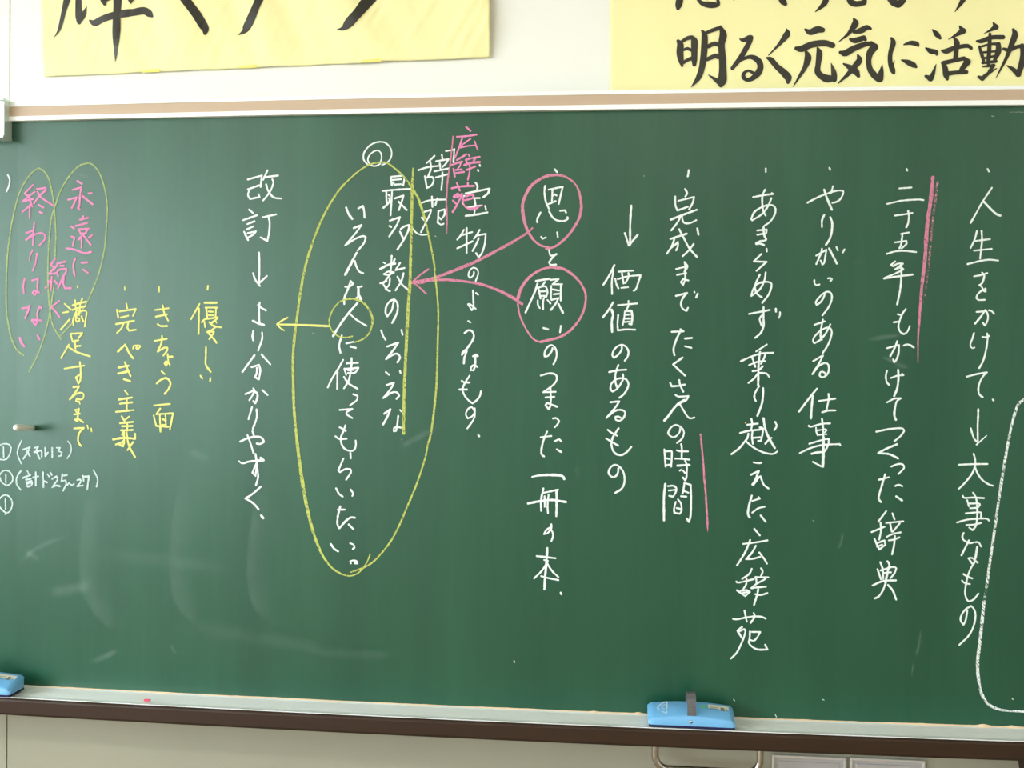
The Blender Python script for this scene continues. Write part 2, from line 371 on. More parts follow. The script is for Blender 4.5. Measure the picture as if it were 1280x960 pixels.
STROKES = """w ・|7242,19272,34,7257,19242,34,7267,19222,34
w 人|7326,18909,34,7163,18653,34,7051,18443,34,6939,18236,34;7166,18657,40,7312,18502,40,7411,18409,40,7494,18374,40
w 生|7059,18080,34,7033,17963,34,6994,17855,34,6946,17753,34;7018,17885,34,7304,17922,34;7146,18080,34,7157,17905,34,7143,17737,34,7126,17548,34;7012,17700,34,7339,17734,34;6893,17441,34,7130,17501,34,7293,17526,34,7465,17510,34
w を|7019,17205,34,7150,17231,34,7264,17269,34;7166,17278,34,7208,17231,34,7193,17130,34,7161,17063,34,7120,17037,34,7170,16995,34,7195,16928,34,7237,16911,34,7236,16970,34,7171,16936,34,7090,16860,34,7066,16792,34,7108,16750,34,7223,16753,34
w か|7075,16519,34,7160,16526,34,7250,16537,34,7284,16473,34,7290,16389,34,7262,16304,34,7233,16257,34,7196,16312,34;7238,16557,34,7162,16438,34,7049,16291,34;7307,16552,34,7357,16537,34,7402,16487,34
w け|7032,16110,34,7004,16008,34,6969,15906,34,6976,15847,34,7010,15819,34,7044,15831,34;7192,16040,34,7258,16030,34,7318,16058,34;7278,16103,34,7290,16027,34,7269,15824,34,7215,15588,34,7140,15435,34
w て|6907,15267,34,7096,15320,34,7284,15355,34,7219,15284,34,7155,15165,34,7128,15029,34,7150,14928,34,7213,14875,34
w 、|7401,14833,34,7418,14813,34
w ↓|7133,14642,34,7132,14481,34,7126,14312,34,7134,14007,34;6999,14268,34,7030,14158,34,7072,14057,34,7139,13999,34;7293,14131,24,7107,13953,24
w 大|6784,13562,34,7055,13578,34,7321,13585,34;7057,13778,34,7089,13668,34,7085,13533,34,7025,13379,34,6895,13207,34,6790,13095,34;7085,13533,34,7139,13398,34,7223,13281,34,7339,13198,34,7430,13166,34
w 事|7058,13025,34,7113,12933,34,7135,12798,34,7143,12595,34,7129,12425,34,7102,12348,34,7060,12301,34,6998,12346,34;6866,12959,34,6900,12921,34,7064,12932,34,7264,12924,34;6950,12876,34,6984,12761,34;6983,12812,34,7164,12819,34,7189,12790,34,7157,12747,34;7009,12724,34,7149,12734,34;6928,12621,34,7183,12650,34,7216,12621,34,7209,12528,34;6766,12443,34,6971,12503,34,7234,12529,34,7333,12522,34,7366,12489,34;6943,12396,34,7104,12411,34,7219,12444,34
w な|6893,12242,34,6869,12182,34,6886,12114,34,6944,12073,34,7011,12046,34,7076,12059,34;6993,12100,34,6946,11997,34,6858,11808,34;7117,12065,34,7175,12066,34,7225,11986,34;7151,11976,42,7129,11814,42,7106,11695,42;7066,11645,34,6990,11752,34,7056,11762,34,7164,11671,34
w も|7106,11679,34,7050,11585,34,6994,11448,34,6956,11277,34,6935,11089,34,6969,10954,34,7018,10918,34,7100,10958,34,7186,11070,34;6901,11445,34,6970,11399,34,7066,11364,34;6876,11317,34,6923,11273,34,7022,11253,34
w の|6983,10742,34,6958,10563,34,6915,10460,34,6859,10544,34,6874,10646,34,6947,10758,34,7053,10829,34,7111,10763,34,7138,10636,34,7107,10448,34,7020,10259,34,6841,10067,34
w ・|4256,19308,35,4271,19271,35
w や|3846,18633,35,4029,18731,35,4212,18807,35,4395,18862,34,4511,18865,34,4528,18822,34,4480,18712,34,4414,18653,34,4323,18628,35;4161,18883,42,4213,18730,42,4313,18495,42;4327,18951,34,4295,18823,35,4254,18812,35
w り|4170,18398,35,4127,18288,35,4128,18160,35;4285,18347,39,4323,18236,39,4313,18049,39,4273,17913,39,4208,17811,39
w ・|5721,19279,34,5733,19246,34
w 二|5589,18903,34,5817,18919,34;5362,18604,34,5642,18666,34,5939,18687,34,6046,18676,34
w 十|5514,18378,34,5695,18403,34,5840,18428,34;5760,18471,34,5775,18369,34,5764,18234,34,5728,18149,34
w 五|5634,18022,34,5779,18051,34;5659,18014,34,5637,17827,34,5605,17743,34;5521,17858,34,5735,17887,34,5736,17828,34,5646,17743,34;5366,17637,34,5523,17683,34,5688,17695,34,5920,17672,34
w が|4027,17602,35,4217,17715,35,4202,17599,35,4179,17462,35,4146,17428,35,4112,17505,35;4134,17735,35,4110,17633,35,4029,17437,35;4272,17739,42,4421,17449,42;4409,17766,35,4435,17704,35;4563,17722,34,4535,17664,34
w い|3996,17121,35,4000,17061,35,4042,17024,35,4092,17039,35;4258,17159,35,4303,17163,35,4330,17142,35,4304,17105,35
w の|4203,16883,35,4179,16789,35,4114,16686,35,4047,16643,35,4030,16694,35,4079,16771,35,4162,16857,35,4253,16900,35,4320,16866,35,4335,16764,35,4282,16610,35,4159,16436,35
w 年|5526,17490,34,5452,17422,34,5494,17396,34,5576,17447,34,5675,17447,34,5610,17397,34,5528,17337,34;5528,17337,34,5643,17371,34,5685,17337,34,5562,17269,34,5323,17162,34;5323,17158,39,5596,17202,39,5860,17236,39;5643,17397,37,5648,17227,37,5632,16956,37,5578,16659,37
w も|5740,16566,34,5672,16464,34,5616,16294,34,5609,16209,34,5643,16124,34,5710,16082,34,5776,16125,34,5821,16236,34;5592,16467,34,5656,16450,34;5517,16310,34,5624,16325,34
w あ|4010,16252,35,4202,16321,35;4168,16355,35,4137,16176,35,4130,16022,35,4156,15962,35;4311,16262,35,4230,16091,35,4115,15953,35,4015,15893,35,3986,15935,35,4013,16021,35,4129,16141,35,4245,16197,35,4312,16185,35,4343,16109,35,4315,15972,35,4258,15835,35,4176,15706,35
w る|3994,15542,35,4177,15655,35,4120,15526,35,3981,15289,35;3989,15294,35,4104,15449,35,4221,15507,35,4288,15468,35,4290,15340,35,4232,15254,35,4166,15228,35,4120,15262,35,4131,15321,35,4173,15339,35,4223,15309,35,4232,15254,35
w 仕|4072,15005,37,3940,14836,37,3734,14551,37;3995,14862,42,3979,14682,42,3965,14425,42;4117,14764,35,4425,14816,35;4294,14905,35,4300,14806,35,4261,14592,35;4178,14544,35,4295,14580,35,4428,14585,35
w 事|4176,14420,35,4198,14257,35,4210,14001,35;4209,14052,52,4210,13744,52,4205,13487,52;3925,14279,35,3964,14258,35,4164,14317,35,4331,14331,35;4064,14247,30,4074,14153,30,4100,14093,30;4082,14187,30,4241,14215,30,4266,14190,30,4233,14155,30;4100,14102,30,4267,14118,30;3938,13925,32,4168,14000,32,4310,14028,32,4303,13917,32,4246,13788,32;3760,13741,35,3969,13843,35,4203,13907,35,4520,13929,35,4532,13903,35;3987,13732,42,4104,13760,42,4221,13770,42;4014,13573,35,4175,13487,35
w か|5399,15806,34,5589,15862,34,5622,15871,34,5616,15709,34,5576,15582,34,5535,15535,34,5515,15590,34;5588,15944,34,5548,15828,34,5459,15649,34;5713,15860,34,5779,15881,34,5837,15867,34,5904,15822,34
w け|5402,15368,34,5381,15265,34,5400,15147,34,5450,15093,34;5481,15229,34,5589,15271,34,5713,15286,34,5688,15311,34;5612,15387,39,5622,15234,39,5600,15030,39,5544,14876,39
w て|5413,14755,34,5545,14825,34,5669,14835,34,5595,14775,34,5567,14655,34,5549,14536,34;5556,14604,42,5553,14502,42,5584,14417,42
w つ|5215,14180,34,5427,14229,34,5626,14254,34,5717,14245,34,5743,14200,34,5678,14105,34,5563,14001,34
w く|5614,13943,39,5399,13846,39,5259,13762,39,5434,13753,39,5534,13720,39,5634,13666,39
w っ|5512,13507,34,5635,13557,34,5718,13553,34,5752,13494,34,5720,13442,34,5646,13364,34
w た|5274,13244,34,5460,13298,34;5393,13352,37,5342,13163,37,5287,12958,37,5279,12872,37,5322,12813,37;5591,13130,34,5657,13155,34,5721,13127,34;5611,12926,42,5720,12850,42
w 辞|5424,12637,34,5277,12430,35;5152,12222,35,5395,12330,34;5319,12413,34,5329,12251,35,5298,12080,35;5206,12095,35,5301,11884,35,5416,11980,34,5398,12065,34,5241,12002,35;5258,11939,35,5358,11979,35;5541,12597,32,5584,12479,32;5427,12407,34,5750,12444,34;5502,12392,34,5534,12239,34;5684,12404,34,5554,12239,34;5439,12134,34,5538,12188,34,5703,12229,34;5481,12067,34,5581,12086,34,5680,12131,34;5596,12155,34,5582,11984,34,5546,11796,34
w 典|5273,11500,35,5342,11305,35;5326,11638,37,5373,11494,37,5383,11315,37;5462,11658,42,5496,11599,42,5465,11445,42,5426,11239,42;5331,11476,35,5563,11553,34,5630,11526,34,5598,11431,34,5524,11335,34;5382,11426,35,5531,11447,34;5185,11182,37,5384,11272,37,5625,11292,37;5442,11274,37,5386,11101,37,5305,10971,37,5230,10930,37;5476,11198,37,5569,11089,37,5635,10917,37
P |6217,19110,71,6185,18693,69,6124,18183,68,6093,17565,66;6093,17565,66,6035,16961,54,6002,16388,43,5983,16016,31,5985,15535,20
Q |6304,19032,43,6275,18677,41,6241,18430,39,6203,17936,37;6202,17967,44,6162,17395,33,6106,16884,23,6069,16698,12
G |8060,14907,49,7972,14829,49,7889,14758,49,7840,14642,49,7765,14354,49,7682,13884,49,7585,13218,49,7533,12823,49,7475,12334,49,7393,11682,49,7336,11200,49;7295,10919,59,7228,10141,59,7191,9783,59,7199,9488,59;7199,9503,59,7258,9179,55,7383,8954,51,7535,8861,48,7715,8820,44,7925,8812,40,8225,8806,37
H |7336,11200,55,7295,10919,55
w ・|3037,19304,35,3038,19239,35
w あ|2801,18746,35,3000,18783,35,3188,18806,35,3159,18823,35;3029,18889,37,2983,18787,37,2977,18633,37,3004,18462,37,3045,18386,37;3152,18723,35,3087,18564,35,2971,18410,35,2787,18291,35,2766,18317,35,2835,18462,35,3003,18564,35,3137,18594,35,3222,18546,35,3227,18427,35,3141,18273,35,3016,18179,35
w き|2890,18094,35,3067,18111,35,3060,18042,35;2891,18008,35,3034,18034,35;3008,18154,40,3018,18017,40,3061,17922,40,3044,17900,40,2944,17880,40,2873,17846,40,2873,17828,40,2944,17837,40,3020,17808,40
w ら|3072,17735,37,3077,17684,37;2972,17633,35,2830,17487,35,3075,17479,35,2883,17304,35
w め|2948,17230,35,2869,17050,35,2862,16947,35,2906,16844,35,2991,16785,35;3061,17273,35,3037,17119,35,2955,16947,35,2788,16810,35,2812,16913,35,2886,17033,35,3021,17085,35,3147,17076,35,3177,17016,35,3125,16845,35,3000,16673,35
w ず|2750,16458,37,3145,16537,37;3027,16596,35,3029,16365,35,3031,16210,35,2989,16245,35,2954,16364,35,3003,16433,35;3029,16365,37,3031,16228,37,2982,16090,37,2874,15990,37;3263,16563,37,3267,16503,37;3345,16495,32,3345,16443,32,3324,16383,32
w 乗|3100,15861,30,2894,15722,30;2600,15527,35,2802,15621,35,3004,15685,35,3223,15700,35;2819,15610,35,2881,15421,35;2762,15454,35,2938,15525,35,3073,15534,35;3075,15672,35,3039,15568,35,2990,15482,35;2831,15335,35,2957,15362,35,3024,15431,35;2970,15714,40,2947,15482,40,2941,15061,40;2933,15293,35,2858,15189,35,2754,15105,35;2966,15302,35,3093,15294,35,3153,15226,35
w り|2961,15044,35,2887,14914,35,2871,14820,35,2900,14751,35;3038,15002,40,3039,14865,40,3016,14693,40,2934,14460,40
w 越|2818,14398,37,2836,14305,37,2820,14194,37;2739,14281,35,2945,14307,35;2603,14118,37,2775,14164,37,2998,14191,37;2844,14154,37,2834,14060,37,2853,13909,37;2857,14026,35,2994,14039,35;2764,14106,37,2748,14024,37,2697,13953,37,2595,13823,37,2441,13698,38;2720,13953,35,2848,13850,35,2986,13771,35,3124,13726,35,3250,13717,35,3324,13765,35;3053,14413,42,3084,14227,42,3155,14042,42,3278,13834,42;3026,14232,35,2981,14232,35,3027,14215,35,3050,14203,35,3039,14110,35,3007,13969,35,2955,13969,35;3212,14031,35,3167,14007,35,3093,13912,35;3277,14346,35,3306,14289,35,3301,14242,35,3262,14183,35
w え|2873,13545,35,2958,13529,35,3025,13542,35;2822,13298,37,2976,13378,37,2944,13291,37,2886,13153,37,2853,13109,37;2978,13258,40,2870,13101,40;3008,13275,35,3064,13122,35,3115,13071,35,3166,13037,35
w た|2844,12886,40,2790,12678,40,2775,12523,40,2810,12458,40;2857,12786,35,3000,12834,35,2974,12863,35;2860,12556,35,2969,12639,35,3095,12676,35
w 、|3021,12502,35,3120,12379,35
w 広|2902,12236,35,3009,12111,35;2689,11935,35,2909,11966,35,3159,12015,35;2824,12015,35,2742,11798,35,2650,11632,35,2575,11509,35;2935,11903,35,2861,11766,35,2752,11634,35,2879,11646,35,3022,11687,35;3004,11773,35,3099,11651,35,3154,11558,35
w 辞|2862,11448,35,2812,11344,35,2678,11245,35;2568,11190,35,2611,11169,35,2907,11246,35;2763,11256,35,2756,11135,35,2706,11051,35;2579,11018,35,2741,10907,35,2830,10990,35,2774,11023,35,2655,11011,35;2690,10969,35,2791,10989,35;3040,11462,35,3074,11402,35,3042,11307,35;2932,11286,35,3185,11288,35;2949,11270,35,2959,11158,35,3102,11239,35,3127,11262,35;2959,11158,35,2858,11065,35,2985,11086,35,3137,11102,35;2936,10950,35,3038,10936,35,3169,10977,35;2994,11064,35,2970,10934,35,2913,10734,35
w 苑|2511,10451,35,2585,10442,35,2743,10481,35,2901,10509,35,3059,10507,35,3141,10475,35;2730,10619,35,2778,10407,35;2911,10578,35,2929,10504,35,2852,10380,35;2689,10295,35,2599,10223,35,2627,10207,35,2729,10256,35,2752,10228,35,2736,10129,35,2681,9978,35,2593,9790,35,2481,9665,35;2605,10206,35,2691,10076,35;2842,10213,35,2838,10098,35,2822,9994,35,2885,9915,35,2999,9861,35,3185,9867,35,3139,9958,35;2882,10203,35,3040,10208,35,2985,10102,35,2918,10031,35,2850,10046,35
w ・|1548,19281,38,1540,19221,38,1529,19160,38
w 完|1479,18911,35,1519,18834,35,1486,18765,35;1289,18766,35,1295,18594,35,1335,18490,35,1539,18562,35;1350,18680,35,1656,18755,35,1632,18644,35,1562,18510,35;1206,18310,40,1464,18412,40,1710,18502,40;1405,18395,35,1346,18266,35,1220,18098,35;1422,18395,35,1449,18266,35,1517,18235,35,1602,18248,35,1704,18299,35
w 成|1205,17930,38,1520,18033,38;1282,17930,38,1232,17784,38,1139,17642,38;1198,17732,35,1283,17801,35,1351,17870,35,1352,17783,35,1318,17706,35;1373,18120,38,1452,17973,38,1574,17749,38,1726,17576,38;1658,17831,35,1574,17714,35,1448,17590,35;1726,18136,38,1750,18015,38
w ↓|429,18590,40,412,18218,40,416,17820,40;307,18048,38,391,17802,38,561,18013,38
w ま|1323,17336,35,1527,17388,35;1341,17221,35,1520,17259,35;1483,17474,35,1544,17397,35,1519,17328,35,1485,17285,35;1492,17448,35,1503,17276,35,1496,17121,35,1463,17026,35,1419,17078,35,1461,17138,35,1564,17112,35
w で|1325,16807,38,1541,16866,38,1466,16776,38,1424,16655,38,1460,16552,38,1537,16514,38,1562,16573,38;1683,16889,33,1686,16877,33;1751,16854,35,1718,16777,35
w 価|110,17414,38,17,17223,38,-105,17023,38;89,17301,35,62,17084,35,70,16841,35;193,17284,35,482,17306,35;130,17145,35,149,17050,35,193,16954,35;182,17136,35,363,17189,35,629,17215,35,588,17085,35,538,16938,35,495,16908,35;259,17258,35,295,17050,35;388,17258,35,389,17171,35,330,17059,35;253,16963,35,382,16977,35
w 値|92,16676,38,7,16528,38,-109,16375,38;63,16529,46,95,16425,46,70,16303,46,78,16095,46;188,16619,35,567,16655,35;394,16703,35,395,16617,35,361,16530,35;327,16495,33,312,16356,33,284,16226,33;336,16504,43,456,16509,43,475,16392,43,459,16244,43,416,16249,43;337,16429,35,431,16435,35;329,16353,35,432,16357,35;321,16287,35,424,16296,35;195,16429,35,183,16251,35,193,16121,35,357,16140,35,533,16135,35
w た|1251,16098,35,1482,16108,35,1421,16151,35;1408,16090,38,1338,15934,38,1289,15761,38,1308,15637,38;1512,15966,38,1645,15979,38;1514,15815,35,1639,15784,35
w く|1465,15590,38,1284,15453,38,1521,15236,38
w さ|1232,15090,38,1263,15021,38,1400,15033,38,1516,15058,38;1407,15148,35,1425,15054,35,1490,14916,35
w の|274,15806,35,267,15727,35,198,15631,35,121,15575,36,86,15630,36,120,15735,35,205,15814,35,291,15832,35,361,15789,35,405,15702,35,389,15598,35,334,15520,35
w あ|29,15291,36,193,15327,35,366,15341,35;209,15432,35,159,15283,36,152,15110,36,188,14988,36;301,15250,35,307,15163,35,248,15041,35,180,14953,36,102,14904,36,59,14952,36,75,15057,36,160,15144,36,281,15172,35,368,15146,35,412,15060,35,387,14956,35,319,14851,35,237,14784,35
w る|58,14692,36,234,14712,36,166,14598,36,64,14475,36,-18,14378,36;30,14422,36,150,14519,36,253,14543,36,331,14522,35,354,14461,35,307,14365,35,238,14324,36,169,14346,36,160,14398,36,212,14411,36,272,14382,36
w も|226,14173,38,121,14006,38,88,13866,38,124,13727,38,194,13659,38,280,13643,38,383,13697,38,482,13811,38;15,14143,36,77,14092,36,198,14028,36;-17,13969,36,87,13909,36,223,13830,36
w の|231,13381,38,224,13294,38,181,13223,38,112,13204,38,51,13256,38,41,13325,38,92,13413,38,170,13449,38,248,13416,38,318,13330,38,354,13209,38,347,13070,38,288,12964,38,176,12892,38
w ん|1337,14855,38,1402,14818,38,1590,14832,38,1548,14754,38,1412,14683,38;1506,14753,45,1404,14683,45,1302,14578,45,1218,14455,45,1125,14342,45;1421,14679,35,1491,14563,35,1560,14451,35,1629,14392,35,1711,14410,35
w の|1435,14233,35,1436,14147,35,1394,14068,35,1309,14015,35,1223,14057,35,1205,14109,35,1255,14205,35,1340,14258,35,1426,14233,35,1504,14148,35,1505,14061,35,1463,13974,35,1379,13904,35
w 時|1132,13770,35,1146,13610,35,1161,13429,35;1141,13727,35,1252,13742,35,1278,13725,35,1279,13613,35,1268,13430,35;1163,13598,35,1237,13582,35;1169,13459,35,1263,13474,35;1460,13880,35,1474,13789,35,1472,13607,35;1376,13757,35,1432,13741,35,1594,13739,35;1348,13592,35,1485,13590,35,1626,13575,35;1392,13454,43,1572,13470,43,1627,13471,43;1541,13552,35,1572,13479,35,1577,13375,35,1570,13228,35,1545,13163,35,1502,13222,35;1440,13356,35,1462,13373,35,1505,13352,35,1544,13310,35
w 間|1158,13087,43,1135,12817,43,1140,12366,43;1210,13044,35,1312,13055,35,1373,13013,35,1365,12926,35,1315,12838,35,1237,12854,35;1228,12958,35,1347,12974,35;1534,13120,35,1510,12946,35,1494,12903,35;1569,13103,38,1654,13079,38,1666,12828,38,1661,12482,38,1629,12346,38,1585,12411,38;1510,12963,35,1613,12922,35;1469,12850,35,1572,12843,35;1367,12735,35,1335,12596,35,1344,12518,35,1447,12503,35,1481,12564,35,1470,12703,35,1410,12785,35;1386,12614,35,1463,12599,35
P |1834,14078,35,1851,13936,35,1894,13542,35,1922,13179,35;1922,13179,35,1948,12942,38,1976,12548,40,1994,12311,43;1991,12343,40,1998,12153,6
w ・|-1094,19323,36,-1045,19262,36
p ○|-1076,19210,43,-901,19182,40,-743,19085,36,-655,18989,33;-655,18989,33,-605,18867,41,-574,18728,48,-555,18571,56;-555,18571,56,-588,18380,53,-682,18190,50,-819,17999,47,-1009,17825,44,-1148,17756,41,-1253,17738,38;-1076,19210,54,-1233,19194,55,-1407,19117,57,-1563,18996,59,-1667,18823,61,-1727,18648,62,-1729,18491,64;-1729,18491,64,-1688,18281,58,-1607,18071,52,-1482,17896,46,-1341,17800,39,-1201,17773,33
w い|-1352,17979,36,-1325,17939,36,-1259,17965,36;-1033,18069,33,-1019,17973,33
w 思|-1283,18993,36,-1296,18865,36,-1266,18685,36,-1203,18539,36;-1210,18918,36,-932,18972,36,-975,18784,36,-1007,18633,36;-1136,18908,36,-1143,18696,36;-1127,18796,36,-1088,18824,36,-1054,18801,36;-1215,18629,36,-1070,18689,36;-1371,18462,38,-1432,18339,38,-1433,18271,38;-1197,18483,38,-1140,18382,38,-1060,18314,38,-959,18291,38,-870,18302,38,-825,18336,38,-831,18367,38;-978,18495,36,-883,18504,36,-860,18459,36
w と|-1192,17713,36,-1173,17626,36,-1138,17600,36,-1042,17635,36,-1129,17556,36,-1189,17469,36,-1162,17417,36,-1049,17425,36
p ○|-1092,17368,38,-1249,17356,43,-1406,17295,47,-1563,17190,51,-1685,17050,56,-1762,16910,60,-1805,16752,64;-1803,16612,33,-1766,16419,33,-1658,16175,32,-1516,15965,32,-1410,15896,31,-1339,15879,31;-1092,17368,59,-900,17338,54,-707,17216,48,-548,17051,43;-548,17051,41,-459,16860,42,-457,16651,43,-524,16424,44,-644,16232,45,-799,16074,46,-990,15969,47,-1165,15924,48,-1339,15882,49;-1800,16761,32,-1807,16612,32
w い|-1290,16159,36,-1193,16133,36;-940,16205,33,-956,16074,33
w の|-1102,15758,36,-1119,15697,36,-1196,15600,36,-1258,15591,36,-1259,15678,36,-1198,15784,36,-1120,15819,36,-1058,15776,36,-1019,15672,36,-1030,15549,36,-1081,15435,36
w 願|-1447,17097,41,-1177,17142,41;-1416,17047,38,-1465,16888,38,-1651,16467,38;-1266,17078,36,-1326,16998,36;-1405,16963,36,-1275,16993,36,-1235,16958,36,-1214,16868,36,-1243,16773,36;-1395,16948,36,-1374,16848,36,-1353,16748,36;-1365,16888,36,-1254,16893,36;-1344,16798,36,-1269,16803,36,-1298,16698,36,-1301,16533,36;-1408,16708,36,-1402,16618,36,-1366,16558,36;-1213,16718,33,-1152,16649,33;-1157,17118,36,-997,17136,36,-1116,17033,36,-926,17033,36;-1141,16998,36,-1144,16868,36,-1143,16749,36;-946,17023,36,-950,16899,36,-948,16709,36;-1130,16933,36,-985,16908,36;-1089,16833,36,-984,16844,36;-1133,16719,36,-993,16759,36,-1052,16639,36,-1146,16519,36;-992,16639,41,-901,16465,41
w つ|-1333,15208,36,-1175,15253,36,-1053,15240,36,-1008,15176,36,-1034,15080,36,-1120,14991,36,-1277,14876,36
w ま|-1277,14876,36,-1032,14887,36;-1232,14771,36,-1057,14786,36;-1138,14982,36,-1127,14764,36,-1134,14606,36,-1168,14536,36,-1230,14614,36,-1205,14661,36,-1134,14641,36,-997,14587,36
w っ|-1079,14353,36,-1009,14360,36,-956,14303,36,-990,14232,36,-1042,14179,36
w た|-1320,13973,36,-1110,14003,36;-1195,14089,38,-1267,13904,38,-1304,13728,38,-1299,13632,38,-1250,13592,38;-1039,13899,36,-952,13941,36,-908,13896,36;-994,13737,38,-906,13686,38
w 一|-1488,13177,26,-1348,13208,39,-1173,13223,51;-1173,13223,51,-997,13223,51,-875,13203,51,-843,13148,51
w 冊|-1257,12950,38,-1299,12721,39,-1297,12502,39;-1248,12863,36,-963,12930,36;-994,12920,44,-988,12658,44,-993,12404,44;-1230,12793,36,-1227,12582,36;-1151,12830,36,-1170,12619,36,-1161,12461,36;-1562,12642,46,-1343,12689,46,-1080,12722,46,-803,12688,46
w の|-1092,12235,36,-1092,12156,36,-1161,12058,36,-1234,12035,36,-1196,12109,36,-1127,12164,36,-1065,12077,36,-1055,11990,36,-1086,11901,36
w 本|-1376,11590,39,-1002,11557,38;-1167,11754,44,-1181,11455,44,-1205,11173,44,-1216,10931,44;-1226,11515,36,-1155,11500,36,-1181,11438,36,-1276,11294,36,-1424,11141,36;-1172,11455,36,-1066,11300,36,-938,11181,36;-1284,11189,36,-1152,11157,36,-938,11120,36
w 、|-889,10870,41,-877,10841,41
w 宝|-2683,19070,39,-2643,19008,39,-2651,18938,39;-2881,18856,41,-2633,18903,41,-2399,18946,41,-2429,18857,41,-2521,18779,41
w ・|-2602,19424,36,-2595,19404,36
w ・|-2641,19325,36,-2629,19302,36
w 王|-2937,18650,36,-2942,18738,36,-2916,18808,36,-2880,18804,36;-2707,18759,36,-2596,18760,36;-2702,18745,36,-2683,18622,36,-2700,18456,36;-2847,18571,34,-2701,18596,34,-2550,18613,34;-2877,18406,39,-2664,18429,39,-2438,18472,39;-2484,18603,34,-2465,18520,34
w 物|-2912,18123,36,-2965,18026,36,-3044,17930,36;-2982,18009,36,-2743,18078,36;-2856,18158,39,-2851,17666,39;-3042,17754,36,-2732,17894,36;-2593,18122,36,-2645,18025,36,-2706,17946,36;-2645,18008,36,-2468,18042,36,-2484,17849,36,-2535,17674,36,-2605,17572,36,-2659,17656,36;-2609,17955,36,-2643,17867,36,-2731,17700,36
w の|-2700,17280,31,-2708,17210,31,-2779,17157,31,-2811,17210,31,-2780,17315,31,-2710,17364,31,-2638,17333,31,-2611,17245,31,-2663,17095,31
w よ|-2714,16905,36,-2707,16735,36,-2702,16576,36,-2734,16509,36,-2813,16629,36,-2774,16632,36,-2658,16538,36;-2652,16854,39,-2612,16823,39
w う|-2806,16291,36,-2762,16263,36;-2879,16047,39,-2805,16104,39,-2733,16092,39,-2688,15996,39,-2723,15890,39,-2793,15784,39,-2872,15677,39
w な|-2872,15670,34,-2928,15608,34,-2921,15652,34,-2854,15714,34,-2827,15688,34,-2871,15564,34,-2887,15441,34;-2880,15564,39,-2887,15437,39;-2702,15583,39,-2640,15619,39,-2604,15587,39,-2675,15583,39;-2657,15583,36,-2656,15407,36,-2690,15301,36,-2747,15301,36,-2735,15371,36,-2674,15407,36,-2611,15369,36
w も|-2769,15191,36,-2866,15035,36,-2909,14911,36,-2864,14788,36,-2774,14684,36,-2702,14635,36,-2614,14703,36,-2552,14792,36,-2535,14880,36;-2929,15088,36,-2866,15053,36,-2768,15054,36;-2972,14911,39,-2820,14912,39
w の|-2657,14535,34,-2656,14456,34,-2717,14367,34,-2797,14331,34,-2839,14418,34,-2790,14525,34,-2719,14561,34,-2665,14491,34,-2655,14385,34,-2699,14279,34,-2804,14128,34
w 。|-2580,13999,39,-2562,13973,39
w 」|-3292,19709,34,-3120,19737,34;-3120,19748,34,-3137,19485,34
w 辞|-3524,19617,36,-3600,19543,36,-3680,19476,36;-3848,19334,36,-3653,19392,36,-3446,19413,36;-3616,19513,36,-3596,19437,36,-3599,19339,36,-3651,19200,36;-3716,19208,36,-3696,19098,36,-3676,18985,36;-3697,19181,36,-3567,19195,36,-3535,19134,36,-3573,19029,36,-3676,18970,36;-3375,19638,36,-3355,19532,36;-3489,19508,36,-3237,19546,36,-3293,19456,36,-3358,19393,36;-3416,19465,36,-3399,19344,36;-3522,19304,36,-3231,19361,36;-3490,19183,36,-3246,19245,36;-3359,19284,34,-3359,19133,34,-3370,19012,34,-3377,18929,34
w 苑|-3775,18674,34,-3596,18726,34,-3292,18736,34;-3569,18796,39,-3555,18590,39;-3462,18760,36,-3496,18628,36;-3755,18480,36,-3585,18532,36,-3602,18453,36,-3681,18294,36,-3787,18083,36;-3772,18374,36,-3681,18294,36;-3433,18504,36,-3440,18346,36,-3449,18275,36,-3377,18231,36,-3327,18248,36;-3433,18504,36,-3308,18539,36,-3307,18433,36,-3378,18337,36,-3423,18381,36
w ）|-3959,18155,31,-3877,18066,31,-3769,18026,31,-3652,18038,31
w ◎|-4636,19485,29,-4610,19608,29,-4638,19706,29,-4711,19743,29,-4819,19691,29,-4891,19594,29,-4881,19506,29,-4799,19430,29,-4708,19433,29,-4636,19471,29;-4908,19471,32,-4981,19560,32,-4973,19702,32,-4857,19842,31,-4712,19907,31,-4549,19900,31,-4440,19801,31,-4403,19677,31,-4438,19553,31,-4528,19475,31,-4600,19449,31
w 最|-4418,19188,39,-4408,19126,39,-4394,19033,39;-4405,19205,37,-4175,19225,37;-4138,19185,37,-4142,19123,37,-4160,19030,37;-4395,19139,37,-4201,19154,37;-4363,19085,37,-4345,19045,37,-4200,19053,37;-4583,18919,37,-4299,18943,37,-4015,18954,37;-4506,18897,37,-4505,18773,37,-4495,18679,37;-4388,18904,37,-4396,18772,37,-4412,18506,37,-4416,18426,37;-4460,18843,37,-4442,18825,37;-4455,18772,37,-4432,18736,37,-4468,18666,37,-4566,18578,37;-4333,18767,37,-4153,18823,37,-4180,18726,37,-4245,18531,37;-4251,18700,37,-4170,18619,37,-4083,18530,37
w 多|-4429,18318,39,-4222,18387,39,-4292,18220,39,-4439,17999,39;-4437,18212,37,-4400,18189,37;-4202,18148,39,-4130,18201,39,-4031,18227,39,-4048,18112,39,-4146,17918,39,-4270,17733,39;-4219,18095,37,-4146,17945,37
